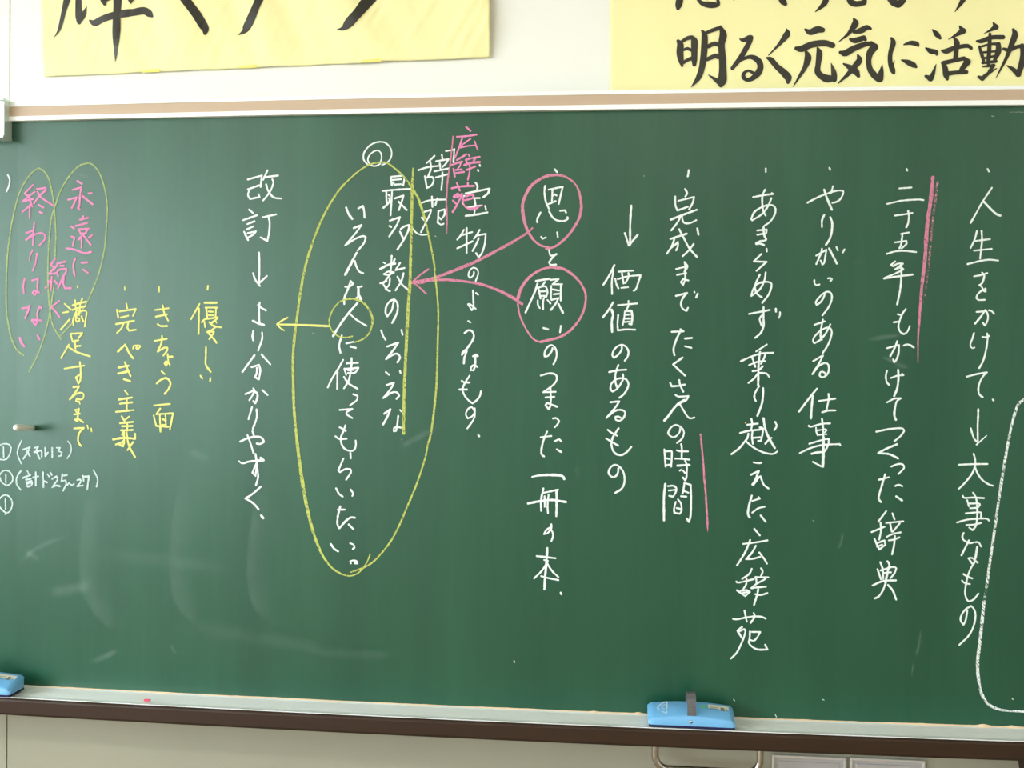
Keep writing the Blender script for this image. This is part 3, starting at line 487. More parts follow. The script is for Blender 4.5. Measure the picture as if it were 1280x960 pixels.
w 数|-4618,17342,45,-4456,17422,45,-4312,17448,44;-4385,17608,37,-4393,17430,37,-4409,17253,37;-4556,17475,31,-4520,17452,31;-4321,17545,37,-4357,17448,37;-4527,17244,37,-4455,17289,37,-4337,17271,37,-4454,17218,37,-4545,17235,37;-4400,17253,37,-4490,17129,37,-4561,17040,37,-4470,16916,37,-4415,16890,37;-4616,17049,37,-4489,17094,37;-4417,17156,34,-4434,17023,34,-4506,16934,34;-4212,17465,37,-4301,17315,37,-4121,17359,37;-4138,17253,37,-4182,17094,37,-4298,16907,37;-4264,17182,37,-4164,17023,37,-4036,16917,37
w の|-4332,16681,39,-4376,16503,39,-4465,16379,39,-4502,16449,39,-4485,16592,39,-4396,16698,39,-4323,16720,39,-4260,16645,39,-4253,16503,39,-4302,16361,39,-4365,16246,39
w い|-4590,16094,37,-4552,15987,37,-4497,15902,37;-4174,16105,37,-4146,16007,37
w ろ|-4460,15766,39,-4235,15847,39,-4315,15723,39,-4485,15508,39,-4332,15607,39,-4242,15617,39,-4191,15546,39,-4249,15448,39
w い|-4488,15250,37,-4419,15194,37;-4194,15276,37,-4181,15235,37
w ろ|-4468,14984,39,-4318,15035,39,-4380,14910,39,-4533,14721,39,-4362,14830,39,-4253,14837,39,-4207,14770,39,-4261,14707,39
w な|-4512,14401,39,-4386,14492,39,-4448,14340,39,-4534,14182,39;-4187,14482,31,-4159,14451,31;-4222,14361,37,-4239,14201,37,-4264,14058,37,-4310,14049,37,-4310,14111,37,-4247,14139,37,-4166,14122,37
w い|-5338,18587,45,-5282,18453,45,-5208,18358,45;-5082,18571,42,-4992,18620,42,-4964,18513,42,-4954,18385,42
w ろ|-5179,18170,37,-5016,18235,37,-5133,18072,37,-5350,17824,37,-5150,17948,37,-4987,18009,37,-4923,17982,37,-4967,17858,37,-5090,17716,37
w ん|-5111,17672,37,-5183,17539,37;-5183,17530,53,-5255,17396,53,-5345,17227,53;-5147,17503,37,-5118,17396,37,-5054,17289,37,-4971,17254,37
w な|-5234,17094,40,-5179,17040,40,-5252,16987,40,-5343,16978,40;-5234,17085,42,-5288,16933,42,-5359,16755,42,-5362,16630,42;-5087,16969,37,-4997,16987,37;-5069,16933,53,-5068,16791,53;-5104,16746,53,-5050,16791,53,-5013,16720,53
w 人|-5089,16647,45,-5266,16447,45,-5428,16232,45,-5591,15973,45;-5247,16429,37,-5100,16305,37,-4899,16185,37
w に|-5408,15983,40,-5461,15786,40,-5433,15634,40;-5315,15823,34,-5160,15859,34;-5224,15761,40,-5114,15735,40
w 使|-5377,15488,37,-5476,15309,37,-5603,15111,37,-5693,14922,37;-5494,15291,37,-5495,14897,37;-5303,15417,37,-5066,15434,37;-5200,15525,37,-5205,15329,37,-5255,15079,37,-5354,14908,37;-5348,15310,37,-5310,15185,37;-5348,15301,37,-5056,15330,37,-5128,15232,37,-5274,15221,37;-5274,15275,32,-5165,15285,32;-5356,15140,37,-5254,15007,37,-5071,14902,37
w っ|-5161,14791,34,-5069,14759,34,-5087,14670,34,-5223,14565,34
w て|-5442,14465,37,-5177,14490,37,-5295,14426,37,-5285,14373,37,-5175,14303,37
w も|-5439,14110,37,-5375,14080,37,-5310,14037,37;-5320,14153,37,-5356,14036,37,-5410,13910,37,-5400,13785,37,-5335,13679,37,-5243,13636,37,-5142,13646,37,-5098,13736,37,-5102,13844,37;-5524,13926,37,-5446,13874,37,-5291,13880,37
w ら|-5210,13592,40,-5201,13484,40;-5355,13473,37,-5459,13229,37,-5422,13194,37,-5313,13259,37,-5212,13261,37,-5194,13199,37,-5293,13044,37
w い|-5502,12861,37,-5437,12746,37,-5363,12697,37;-5200,12844,37,-5148,12770,37,-5162,12716,37
w た|-5462,12427,37,-5316,12430,37;-5413,12491,40,-5461,12292,40,-5469,12131,40,-5428,12046,40,-5304,12189,40,-5195,12272,40,-5104,12269,40;-5231,12128,40,-5135,12036,40
w い|-5603,11718,40,-5538,11627,40,-5450,11572,40;-5200,11744,34,-5127,11719,34,-5108,11657,34,-5144,11629,34
w 。|-5179,11333,32,-5197,11377,32,-5133,11397,32,-5060,11381,32,-5041,11337,32,-5096,11335,32,-5087,11371,32
q 広|-2884,20189,36,-2795,20108,36;-3069,19994,36,-2838,20008,36,-2674,20032,36;-2962,19970,34,-3014,19804,34,-3101,19586,34;-2793,19951,31,-2961,19830,31,-3031,19769,31,-2872,19802,31,-2712,19818,31;-2709,19897,31,-2645,19729,31
q 辞|-2879,19642,39,-2941,19599,39,-3065,19530,39;-3197,19422,39,-3073,19464,39,-2958,19494,39;-2984,19494,31,-3002,19415,31,-3045,19354,31;-3134,19355,39,-3106,19197,39;-3107,19258,39,-3009,19275,39,-2920,19287,39;-3090,19328,36,-2965,19336,36;-2830,19633,34,-2812,19602,34;-2878,19532,36,-2737,19566,36,-2604,19586,36;-2887,19528,36,-2851,19458,36;-2692,19552,36,-2727,19509,36;-2913,19427,44,-2780,19466,44,-2603,19481,44;-2867,19326,36,-2691,19394,36;-2806,19439,31,-2805,19299,31,-2839,19128,31
q 苑|-3167,18960,39,-2989,18994,39,-2714,19004,39;-3061,19065,36,-3001,18915,36;-2838,19071,36,-2842,19010,36
q 苑|-3112,18792,65,-3041,18836,65;-3050,18853,39,-3121,18801,39,-3111,18775,39,-3040,18792,39,-2952,18844,39,-2978,18783,39,-3057,18625,39,-3144,18485,39;-3138,18713,39,-3075,18651,39;-2880,18799,39,-2774,18829,39,-2721,18816,39,-2738,18763,39,-2809,18737,39,-2897,18720,39;-2929,18782,31,-2932,18668,31,-2878,18580,31,-2789,18540,31;-2807,18544,57,-2718,18544,57,-2639,18574,57;-2647,18569,26,-2550,18613,26
P |-3147,20004,28,-3169,19771,28,-3200,19455,28;-3200,19455,34,-3251,19103,34,-3273,18682,34,-3265,18521,34,-3256,18244,34;-3256,18276,26,-3256,18051,13
P |-1529,18156,33,-1625,18062,42,-1936,17869,51;-1936,17869,51,-2605,17515,56,-3049,17326,60;-3049,17326,57,-3456,17174,57,-3717,17108,57,-3963,17061,57
P |-1723,16637,56,-1858,16733,57,-2088,16857,57,-2245,16929,57;-2245,16929,49,-2601,17043,49,-3135,17113,49,-3493,17113,49,-3940,17063,50
P |-3629,17333,36,-3800,17213,36,-3966,17060,37;-3955,17076,34,-3814,16971,34,-3669,16838,34;-3815,17074,78,-3717,17087,78
Y |-3959,19367,34,-3965,19185,46,-3975,18959,57;-3975,18959,57,-3979,18526,57,-3995,17466,57,-4003,17084,57;-4003,17084,63,-4043,16378,63,-4069,15756,63,-4101,14933,63,-4113,14224,63,-4108,14011,63
Y |-4636,19503,34,-4492,19482,34,-4292,19338,34,-4110,19160,34,-3963,18947,34;-3963,18947,50,-3836,18735,49,-3703,18327,49;-3703,18327,42,-3606,17907,38,-3514,17465,35,-3494,17262,31;-3494,17262,34,-3435,16734,35,-3416,16380,36,-3424,15851,38,-3445,14940,39,-3527,14143,40,-3578,13865,42;-3596,13849,34,-3665,13496,34,-3840,12959,34,-4034,12493,34,-4194,12110,34,-4408,11734,34,-4696,11399,34,-4913,11251,34;-4913,11251,40,-5186,11151,26
Y |-4778,11533,26,-4867,11329,26,-5024,11144,26,-5204,11076,26,-5388,11112,27;-5388,11112,37,-5554,11213,37,-5701,11370,37,-5832,11583,37
Y ○|-5189,15970,28,-5316,15944,28,-5463,15964,28,-5592,16053,28,-5666,16196,28,-5671,16321,28,-5596,16517,28,-5469,16669,28;-5469,16669,34,-5323,16723,34,-5140,16729,34;-5140,16729,42,-4976,16661,42,-4847,16519,42,-4777,16360,42,-4772,16235,42;-4772,16235,34,-4825,16057,32,-4951,15923,29,-5133,15850,26
w 改|-7419,19185,40,-7121,19262,40,-7143,19029,40;-7175,19061,40,-7413,18982,40;-7385,18973,38,-7412,18865,38,-7365,18784,38,-7164,18822,37,-7188,18877,38;-7001,19368,37,-7088,19176,37;-7065,19225,40,-6777,19258,40;-6897,19183,35,-6873,19111,35,-6914,18986,35,-6979,18879,35,-7089,18750,35;-7027,19081,37,-6988,18960,37,-6913,18851,37,-6839,18801,37,-6704,18786,37
w 訂|-7384,18564,40,-7305,18497,40;-7509,18349,38,-7220,18448,38;-7419,18269,38,-7270,18326,38;-7437,18156,38,-7293,18218,38;-7489,18111,38,-7404,17940,38;-7470,18057,38,-7413,17958,38;-7414,18079,38,-7237,18119,38,-7302,18047,38,-7404,17994,38;-7095,18405,40,-6811,18462,40;-6968,18404,40,-6945,18288,40,-6957,18090,40,-6993,17920,40,-7133,17992,40
w ↓|-7168,17679,40,-7157,17400,40,-7164,17041,40;-7292,17257,38,-7248,17131,38,-7182,17041,38,-7145,16996,38;-7160,17049,38,-6997,17199,37
w よ|-7146,16654,38,-7160,16500,38,-7148,16221,38;-7179,16608,38,-7142,16564,38,-7010,16492,38;-7289,16275,46,-7158,16221,46,-7055,16195,46
w り|-7278,16071,40,-7296,15972,40,-7277,15873,40;-7091,16036,38,-7090,15901,38,-7172,15667,38
w 分|-7250,15567,43,-7506,15222,43;-7101,15586,38,-6909,15384,38;-7310,15323,40,-7152,15369,40,-7123,15270,40,-7132,15180,40,-7153,15072,40,-7234,15116,40;-7198,15306,38,-7197,15216,38,-7234,15116,38
w か|-7437,14766,40,-7260,14840,40,-7185,14778,40,-7184,14687,40,-7224,14579,40,-7268,14623,40;-7270,14885,38,-7250,14813,38,-7352,14640,38;-7077,14851,38,-6964,14753,38
w り|-7295,14497,40,-7368,14252,40;-7197,14453,38,-7191,14290,38,-7273,14054,38
w や|-7543,13782,40,-7384,13854,40,-7178,13893,40,-7075,13859,40,-7037,13787,40,-7112,13741,40,-7187,13749,40;-7388,13917,38,-7327,13764,38,-7255,13549,38;-7282,14000,38,-7238,13883,38
w す|-7565,13380,27,-7493,13331,34,-7343,13375,41,-7044,13408,48;-7213,13532,38,-7190,13387,38,-7174,13243,38,-7154,13063,38,-7199,12890,38;-7193,13342,35,-7267,13169,35,-7276,13142,35,-7210,13080,35,-7184,13315,35;-7100,13452,54,-7044,13408,54
w く|-7096,12860,40,-7264,12712,40,-7422,12608,40,-7319,12557,40,-7224,12487,40,-7140,12393,40
w 、|-7083,12264,46,-7039,12211,46
y 優|-8437,16624,35,-8622,16305,35;-8449,16531,38,-8451,16306,38,-8454,16037,38,-8456,16002,38;-8324,16648,49,-8073,16648,49;-8307,16547,38,-8056,16547,38;-8291,16539,38,-8273,16330,38;-8080,16547,38,-8091,16353,38;-8241,16466,35,-8136,16462,35;-8237,16392,38,-8144,16388,38;-8386,16244,41,-8321,16306,41,-8208,16322,41,-8046,16346,41,-8070,16307,41,-8175,16229,41;-8329,16252,35,-8316,16143,35;-8220,16244,41,-8158,16182,41,-8069,16152,41,-7964,16144,41;-8094,16291,27,-8070,16229,27;-8085,16144,38,-8190,16074,38,-8271,16042,38;-8271,16042,38,-8125,16051,38,-8141,16004,38,-8221,15895,38;-8255,16042,41,-8189,15965,41,-8091,15857,41,-8067,15818,41
y ・|-8259,16998,38,-8266,16922,38
y ・|-9324,16973,38,-9323,16877,38
y し|-8292,15725,41,-8295,15529,41,-8294,15366,41,-8189,15218,41
y い|-8410,15138,35,-8368,15075,35;-8193,15091,35,-8200,15022,35
y き|-9408,16493,38,-9112,16533,38;-9388,16356,41,-9149,16402,41;-9242,16593,38,-9207,16439,38,-9119,16275,38;-9349,16201,38,-9282,16161,38,-9138,16162,38
y ち|-9414,15851,36,-9146,15896,36;-9252,15955,38,-9260,15819,38,-9345,15627,38,-9202,15710,38,-9135,15710,38,-9135,15655,38,-9220,15545,38
y ょ|-9125,15577,38,-9119,15495,38,-9112,15425,38,-9155,15337,38,-9192,15378,38,-9167,15425,38,-9118,15408,38,-9075,15355,38;-9107,15525,41,-9020,15525,41
y う|-9255,15219,38,-9190,15161,38;-9362,14965,41,-9276,15037,41,-9165,15079,41,-9091,15039,41,-9060,14957,41,-9102,14851,41,-9188,14750,41
y べ|-10222,15622,44,-10061,15771,44,-9986,15618,44,-9885,15484,44;-9887,15689,36,-9874,15742,36,-9812,15755,36,-9738,15749,36,-9732,15726,36,-9787,15667,36,-9818,15702,36,-9800,15737,36
y き|-10208,15287,41,-9984,15330,41;-10214,15163,47,-10095,15187,47,-9971,15218,47;-10065,15400,41,-10008,15265,41,-9939,15112,41;-10088,15046,41,-9945,15006,41
y 面|-9415,14504,38,-9070,14540,38;-9281,14442,38,-9366,14322,38,-9002,14346,38,-9067,14007,38;-9424,14294,36,-9365,14076,36,-9096,14062,36;-9289,14314,38,-9272,13958,38;-9165,14316,36,-9154,14061,36;-9231,14224,38,-9174,14197,38;-9240,14105,38,-9163,14097,38
y 完|-10040,16629,36,-10020,16528,36;-10248,16500,39,-10218,16335,39;-10190,16464,39,-9832,16514,38,-9889,16373,39;-10160,16336,39,-9996,16373,39;-10266,16198,41,-9869,16269,41;-10101,16208,36,-10149,16107,36,-10245,16015,36;-9995,16235,39,-10013,16125,39,-9974,16062,39,-9829,16081,39
y ・|-10080,16976,30,-10076,16912,30
y 主|-10064,14807,36,-9996,14726,36;-10199,14617,41,-9908,14663,41;-10169,14531,39,-9898,14562,39;-10255,14359,39,-9868,14401,39;-10020,14643,39,-10019,14395,39
y 義|-10131,14268,39,-10069,14177,39;-9965,14264,33,-10041,14204,33;-10165,14123,41,-9882,14154,41;-10123,14058,39,-9888,14068,39;-10144,13973,39,-9881,13984,39;-10006,14145,36,-10005,13968,36;-10102,13941,41,-10115,13875,41;-10316,13779,44,-10080,13816,44,-9831,13801,44,-9832,13906,44;-10253,13675,42,-10135,13717,41,-10080,13757,41,-10093,13639,41,-10177,13670,41;-10074,13941,39,-10073,13692,39;-10019,13929,39,-9969,13668,39,-9829,13415,39;-9872,13735,39,-9996,13562,39
Y |-5388,19060,42,-5534,18883,42,-5714,18601,42,-5894,18244,42,-6033,17885,42;-6033,17885,50,-6164,17470,50,-6272,16934,51,-6358,16288,51;-6358,16288,56,-6385,16101,56,-6427,15564,56,-6414,14774,56,-6382,14267,56,-6331,13819,56;-6331,13819,67,-6279,13409,67,-6204,12934,67,-6134,12557,67;-6134,12557,67,-6032,12142,61,-5924,11810,56,-5790,11507,51,-5688,11354,45;-5388,19060,32,-5124,19295,32,-4872,19452,31,-4636,19503,31
y ←|-5686,16174,45,-6248,16197,40,-6729,16204,35;-6554,16344,35,-6674,16281,35,-6776,16209,35,-6710,16137,35,-6626,16084,35
Z |-10925,19577,31,-11121,19508,31,-11355,19273,31,-11530,18981,31,-11628,18723,31,-11726,18412,31,-11773,17986,31,-11791,17665,31,-11798,17115,31,-11757,16560,31,-11695,16212,31,-11615,16049,31,-11486,15874,31
Z |-10925,19577,31,-10806,19539,30,-10650,19354,30,-10531,19022,30,-10475,18620,30,-10507,17994,30,-10554,17659,30,-10678,17190,30,-10889,16708,31,-11058,16433,31;-11237,16222,28,-11362,16095,28,-11506,15951,28
Z |-12009,19486,31,-12166,19396,31,-12346,19175,31,-12483,18883,31,-12600,18456,31,-12676,17992,31,-12714,17670,31,-12741,17116,31,-12738,16559,31,-12697,16229,31,-12608,15857,31,-12488,15636,31,-12338,15524,31
Z |-12009,19486,31,-11909,19429,31,-11790,19261,31,-11709,18964,31,-11657,18596,31,-11625,18079,31,-11641,17580,31;-11665,16989,28,-11698,16745,28,-11756,16415,28,-11871,15936,28,-12029,15527,28,-12217,15183,28
q 永|-11146,19204,39,-11040,19140,39;-11250,19016,39,-11057,19069,39,-11081,18920,39,-11097,18684,39,-11130,18637,39,-11088,18605,39;-11350,18813,39,-11156,18858,39,-11206,18748,39,-11265,18638,39;-11030,18888,42,-10803,18712,42;-10896,18941,33,-10821,18948,33
q 遠|-11007,18460,39,-11036,18387,39;-11085,18387,39,-10899,18431,39;-11183,18259,39,-10918,18321,39;-11114,18185,39,-10879,18201,39;-11104,18167,39,-11054,18093,39;-10908,18183,39,-10956,18110,39;-11064,18093,47,-10956,18101,47;-11054,18038,39,-11112,17974,39;-11044,18037,36,-11043,17798,36;-11015,18074,39,-10838,17862,39;-10809,18063,39,-10887,18009,39;-11281,18251,39,-11212,18204,39;-11270,18039,39,-11201,18011,39,-11230,17892,39,-11239,17836,39;-11387,17791,39,-11210,17763,39,-10974,17688,39,-10827,17715,39
q に|-11190,17573,42,-11223,17445,42,-11213,17306,42,-11193,17214,42;-11042,17485,42,-10910,17494,42;-11007,17343,39,-10899,17273,39
q 続|-11638,17575,39,-11736,17437,39,-11647,17391,39,-11765,17262,39;-11770,17253,42,-11587,17271,42,-11567,17206,42;-11588,17446,36,-11666,17336,36;-11588,17474,42,-11401,17514,42;-11519,17423,39,-11440,17422,39;-11587,17298,39,-11528,17344,39,-11390,17362,39,-11380,17307,39,-11429,17233,39;-11710,17188,42,-11734,16911,42;-11774,17105,36,-11789,17059,36;-11853,16957,39,-11833,16985,39;-11650,17114,39,-11586,17045,39;-11449,17206,39,-11507,17077,39,-11571,16948,39;-11439,17206,39,-11448,17040,39,-11408,16947,39,-11270,16952,39
q く|-11539,16685,36,-11716,16556,36,-11617,16454,36,-11527,16344,36
y 満|-11420,16623,36,-11279,16508,36;-11453,16434,39,-11335,16455,39;-11300,16297,39,-11502,16080,39;-11240,16587,42,-11111,16629,42,-10943,16666,42;-11245,16492,39,-11110,16534,39,-10954,16571,39;-11184,16697,36,-11166,16513,36;-11022,16729,39,-11066,16618,39,-11077,16513,39,-11093,16387,39;-11144,16482,39,-11210,16334,39,-11227,16239,39,-11215,16171,39;-11054,16471,36,-10953,16482,36,-10925,16440,36,-10941,16314,36,-10963,16145,36;-11143,16418,39,-11165,16281,39,-11131,16245,39,-11081,16261,39,-11087,16313,39,-11132,16324,39;-11037,16361,39,-10997,16250,39
y 足|-11279,15994,36,-11239,15847,36,-11219,15819,36;-11259,15994,39,-11014,16004,39,-11101,15903,39;-11229,15828,39,-11101,15857,39;-11180,15810,39,-11169,15681,39;-11159,15727,39,-11061,15737,39;-11317,15763,36,-11493,15476,36;-11307,15699,39,-11139,15608,39,-10844,15518,39
y す|-11413,15255,36,-10971,15323,36;-11069,15396,39,-11049,15221,39,-11057,15018,39,-11096,14944,39,-11156,15073,39,-11087,15119,39
y る|-11214,14864,39,-11086,14884,39,-11154,14772,39,-11291,14604,39;-11282,14614,34,-11154,14717,33,-11036,14755,33,-10977,14719,33,-10987,14645,33,-11036,14607,33,-11134,14625,33,-11153,14569,33,-11075,14561,33,-11065,14515,33
y ま|-11172,14384,36,-11084,14395,36;-11191,14292,39,-11064,14312,39;-11084,14413,39,-11112,14237,39,-11112,14145,39,-11171,14181,39,-11092,14192,39,-10984,14129,39;-11152,14348,28,-11093,14330,28
y で|-11190,13996,39,-10974,14009,39,-11071,13906,39,-11100,13776,39,-11080,13684,39,-11030,13630,39;-10895,14065,31,-10875,14001,31;-10807,14002,33,-10797,13938,33
y ・|-11131,16993,36,-11123,16966,36
q 終|-12146,19137,37,-12334,18955,37,-12244,18907,37,-12105,18988,36,-12363,18807,37;-12373,18789,45,-12144,18841,45;-12224,18861,37,-12163,18675,37;-12213,18713,39,-12222,18435,39;-12243,18676,39,-12382,18566,39;-12056,19043,42,-11867,19068,42,-11847,19022,42,-11986,18913,42,-12124,18739,42;-12046,18988,39,-11966,18876,39,-11707,18707,39;-12015,18710,39,-11905,18653,39;-11994,18562,39,-11924,18534,39
q わ|-12112,18342,39,-12131,18120,39,-12140,17861,39;-12300,18121,39,-12121,18175,39;-12121,18120,42,-12300,17973,42;-12300,17973,37,-12101,18083,37,-11942,18118,36,-11862,18062,36,-11882,17970,36,-11990,17860,36
q り|-12139,17763,28,-12198,17652,28,-12218,17541,28;-12049,17688,34,-12078,17485,34,-12147,17319,34
q は|-12326,17153,39,-12355,17004,39,-12344,16847,39;-12156,17115,37,-12017,17152,37;-12017,17161,39,-12036,17004,39,-12035,16893,39,-12095,16809,39,-12145,16856,39,-12095,16902,39,-11996,16865,39
q な|-12383,16522,42,-12213,16550,42;-12213,16578,42,-12252,16448,42,-12312,16318,42;-11994,16569,39,-11944,16532,39;-11994,16559,42,-12033,16411,42,-12032,16263,42,-12072,16170,42,-12142,16244,42,-12152,16281,42,-11953,16273,42
q い|-12430,15896,45,-12399,15803,45,-12329,15720,45;-12031,15953,42,-11981,15870,42
w ）|-12721,19357,33,-12672,19255,33,-12691,19125,33,-12743,18999,33
v ①|-12990,13554,31,-12912,13592,31,-12794,13641,31,-12676,13634,31,-12617,13560,31,-12646,13429,31,-12724,13316,31,-12832,13305,31,-12910,13322,31;-12790,13576,31,-12783,13352,31
v （|-12379,13722,31,-12459,13544,31,-12468,13413,31,-12387,13229,31
v ス|-12339,13528,37,-12189,13577,37,-12238,13474,37,-12338,13332,37;-12258,13492,40,-12188,13391,40
v キ|-12079,13570,34,-11999,13590,34;-12089,13477,39,-11929,13517,39;-12019,13571,39,-12039,13496,39,-11968,13340,39
v ル|-11919,13489,34,-11919,13378,34;-11840,13575,39,-11839,13398,39,-11780,13474,39
v １|-11682,13578,36,-11680,13374,36
v ３|-11582,13579,31,-11503,13581,31,-11543,13515,31,-11463,13480,31,-11483,13415,31,-11532,13404,31
v ）|-11326,13723,31,-11257,13623,31,-11266,13475,31,-11344,13362,31
v ①|-12889,12827,31,-12879,12958,31,-12791,13063,31,-12673,13065,31,-12585,12964,31,-12584,12852,31,-12672,12766,31,-12751,12774,31,-12830,12829,31,-12860,12921,31;-12732,12980,34,-12731,12812,34
v （|-12396,13070,34,-12486,12929,34,-12485,12780,34,-12395,12670,34
v 計|-12246,13074,31,-12216,13019,31;-12346,12923,40,-12176,12992,40;-12275,12887,40,-12166,12908,40;-12265,12831,40,-12146,12862,40;-12255,12785,40,-12235,12739,40,-12155,12769,40,-12135,12834,39,-12255,12804,40;-12116,12937,39,-11996,12968,39;-12053,13050,39,-12051,12771,39
v ド|-11887,13054,37,-11876,12738,37;-11867,12869,39,-11797,12842,39;-11788,13019,28,-11748,12964,28;-11719,13048,39,-11689,13003,39
v ２|-11678,12919,37,-11579,12977,36,-11559,12904,36,-11638,12800,36,-11677,12743,37,-11598,12782,36,-11499,12766,36
v ５|-11451,13027,36,-11470,12878,36,-11381,12898,36,-11361,12825,36,-11429,12675,36;-11451,12989,34,-11342,13010,34
v 〜|-11341,12788,28,-11302,12845,28,-11262,12809,28,-11223,12800,28,-11184,12829,28
v ２|-11115,12905,34,-11046,12925,33,-11036,12869,33,-11114,12775,34,-10987,12797,33
v ７|-10988,13000,36,-10968,12890,36;-10948,12982,39,-10850,12994,39,-10869,12873,39,-10888,12716,39
v ）|-10753,13125,33,-10674,12988,33,-10654,12897,33,-10683,12776,33
v ①|-12887,12454,31,-12789,12540,31,-12671,12533,31,-12592,12423,31,-12591,12311,31,-12650,12198,31,-12728,12177,31,-12827,12250,31,-12886,12323,31;-12740,12466,36,-12733,12252,36;-12748,12140,28,-12689,12178,28
k 輝|-11535,23268,163,-11574,23119,153,-11641,22878,115,-11699,22655,96,-11758,22488,58,-11865,22341,10;-11309,23262,134,-11318,23001,134,-11317,22777,144,-11306,22646,96;-11306,22627,38,-11306,22702,153,-11209,22812,115,-11131,22978,11;-11071,22678,38,-10953,22619,134,-10778,22690,143,-10544,22759,152,-10350,22791,162,-10078,22822,152,-9865,22854,152,-9729,22776,142,-9680,22729,57;-10440,23240,209,-10448,22942,171,-10455,22571,171,-10464,22292,152,-10482,22013,86,-10510,21799,10;-10800,23193,95,-10741,23080,133,-10721,23005,67;-10741,23098,95,-10566,23150,95;-10158,23177,114,-10147,23083,123,-10147,23028,57;-10118,23083,76,-10022,23173,57
k く|-9037,23203,207,-8882,22978,188,-8708,22752,188,-8591,22565,188,-8514,22434,160,-8517,22342,75
k ク|-7300,23159,205,-7394,22941,168,-7524,22651,187,-7637,22451,168,-7693,22379,93,-7807,22308,11
k ノ|-4921,23098,275,-5068,22902,239,-5233,22670,202,-5417,22474,203,-5547,22368,92,-5678,22353,9
l 明|1345,21997,70,1389,21925,132,1386,21749,141,1411,21590,106,1433,21483,35;1415,21978,62,1519,22046,79,1606,22062,88;1624,22079,53,1668,21990,132,1671,21796,123,1673,21620,114,1674,21514,79;1469,21818,53,1530,21843,61,1609,21806,61;1455,21562,70,1542,21614,70,1611,21639,79;1814,22198,35,1868,22109,114,1870,21880,131,1855,21652,131,1823,21441,123,1755,21248,105,1618,21065,11;1885,22144,61,2041,22202,79,2179,22243,79;2188,22269,52,2242,22101,149,2209,21908,131,2230,21644,140,2241,21398,149,2235,21187,175,2210,21099,105;2210,21117,105,2122,21189,88,1955,21306,14;1957,21878,88,2070,21929,87,2149,21901,87;1926,21615,79,2090,21682,96,2151,21663,105
l る|2572,22015,26,2633,21987,78,2762,22028,122;2788,22036,104,2755,21932,104,2603,21654,105,2432,21429,79;2449,21447,52,2569,21567,61,2707,21635,70,2828,21641,96,2950,21560,122,2986,21436,122,2935,21315,131,2816,21212,96,2712,21196,78,2651,21250,87,2667,21328,70,2744,21371,52,2831,21334,61,2866,21316,70
l く|3490,22187,26,3500,22091,130,3390,21936,87,3272,21807,43,3144,21678,21;3105,21627,35,3188,21590,104,3310,21448,113,3449,21323,139,3537,21216,147,3534,21129,69
l 元|3859,22170,52,3954,22116,121,4090,22165,138,4192,22154,103;3684,21799,78,3787,21788,130,3991,21871,130,4230,21892,129,4392,21845,112;3873,21742,52,3917,21611,138,3860,21420,95,3759,21247,61,3633,21036,10;4103,21799,43,4138,21693,121,4116,21467,104,4109,21328,121,4187,21239,129,4307,21185,155,4426,21200,103;4435,21165,103,4425,21305,103,4368,21497,10
l 気|4793,22366,34,4828,22270,137,4720,22099,77,4637,22014,52,4510,21912,14;4805,22097,60,4940,22128,120,5058,22186,103,5126,22159,51;4731,21959,52,4824,21931,112,4993,21980,103,5024,21944,69;4547,21703,69,4641,21683,129,4809,21775,120,5012,21849,103,5138,21864,86;5138,21881,69,5199,21793,154,5116,21674,137,5092,21518,103,5120,21361,111,5206,21238,128,5291,21150,103;5308,21167,154,5340,21305,94,5357,21445,10;4879,21644,34,4914,21539,120,4814,21402,112,4680,21248,77,4512,21091,21;4610,21475,34,4729,21403,103,4849,21314,129,4901,21226,69
l に|5526,21963,46,5562,21869,104,5508,21658,88,5510,21470,93,5558,21328,104,5581,21269,58;5557,21399,46,5590,21516,12;5768,21829,28,5893,21862,81,6019,21835,92,6042,21788,35;5727,21525,28,5853,21475,104,5967,21415,104,6009,21379,46
l 活|6310,22115,23,6391,22026,104,6460,21943,58;6190,21750,35,6282,21689,104,6384,21664,92,6396,21617,46;6198,21199,58,6289,21151,115,6333,21244,81,6388,21430,12;6830,22168,34,6888,22074,126,6776,22006,69,6619,21916,12;6497,21697,46,6577,21683,104,6757,21750,87,6982,21780,80,7050,21732,69;6732,21937,46,6778,21843,115,6769,21680,92,6760,21516,103;6512,21451,69,6559,21357,104,6583,21216,115,6607,21133,58;6535,21451,92,6715,21494,80,6918,21536,80;6918,21536,69,6987,21465,126,6898,21350,103,6865,21281,92;6606,21239,92,6764,21259,80,6967,21267,80
l 動|7471,22224,34,7517,22141,114,7405,22074,50,7294,22018,11;7161,21870,46,7251,21868,87,7430,21934,87,7654,21940,87;7406,22004,57,7398,21783,80,7381,21434,80;7208,21764,46,7255,21600,69,7290,21483,57;7253,21763,46,7432,21806,46,7566,21803,69;7566,21803,91,7568,21663,114,7503,21502,69;7277,21646,46,7546,21664,41;7290,21529,50,7502,21571,46;7268,21436,50,7526,21466,64;7281,21366,34,7483,21386,69,7406,21271,69;7205,21169,57,7273,21133,92,7373,21225,69,7540,21326,18;7842,22087,46,7877,21982,114,7813,21774,103,7727,21544,68,7640,21359,46,7531,21140,11;7669,21708,57,7770,21682,80,7903,21738,73,8015,21759,73;8014,21770,80,8039,21584,114,7998,21353,114,7944,21203,103;7956,21202,103,7842,21309,80,7729,21381,18
l 思|1386,22953,123,1370,22830,141,1345,22707,132,1334,22646,70;1684,22875,35,1808,22749,88,1965,22710,131,2104,22706,105,2139,22741,70,2102,22882,52;2432,22856,52,2447,22798,26
l い|3357,22840,119,3417,22739,139,3457,22690,79
l や|4276,22856,118,4220,22679,110,4046,22516,16
l り|4684,22826,78,4725,22706,118,4842,22656,118,4996,22679,98,5014,22818,78
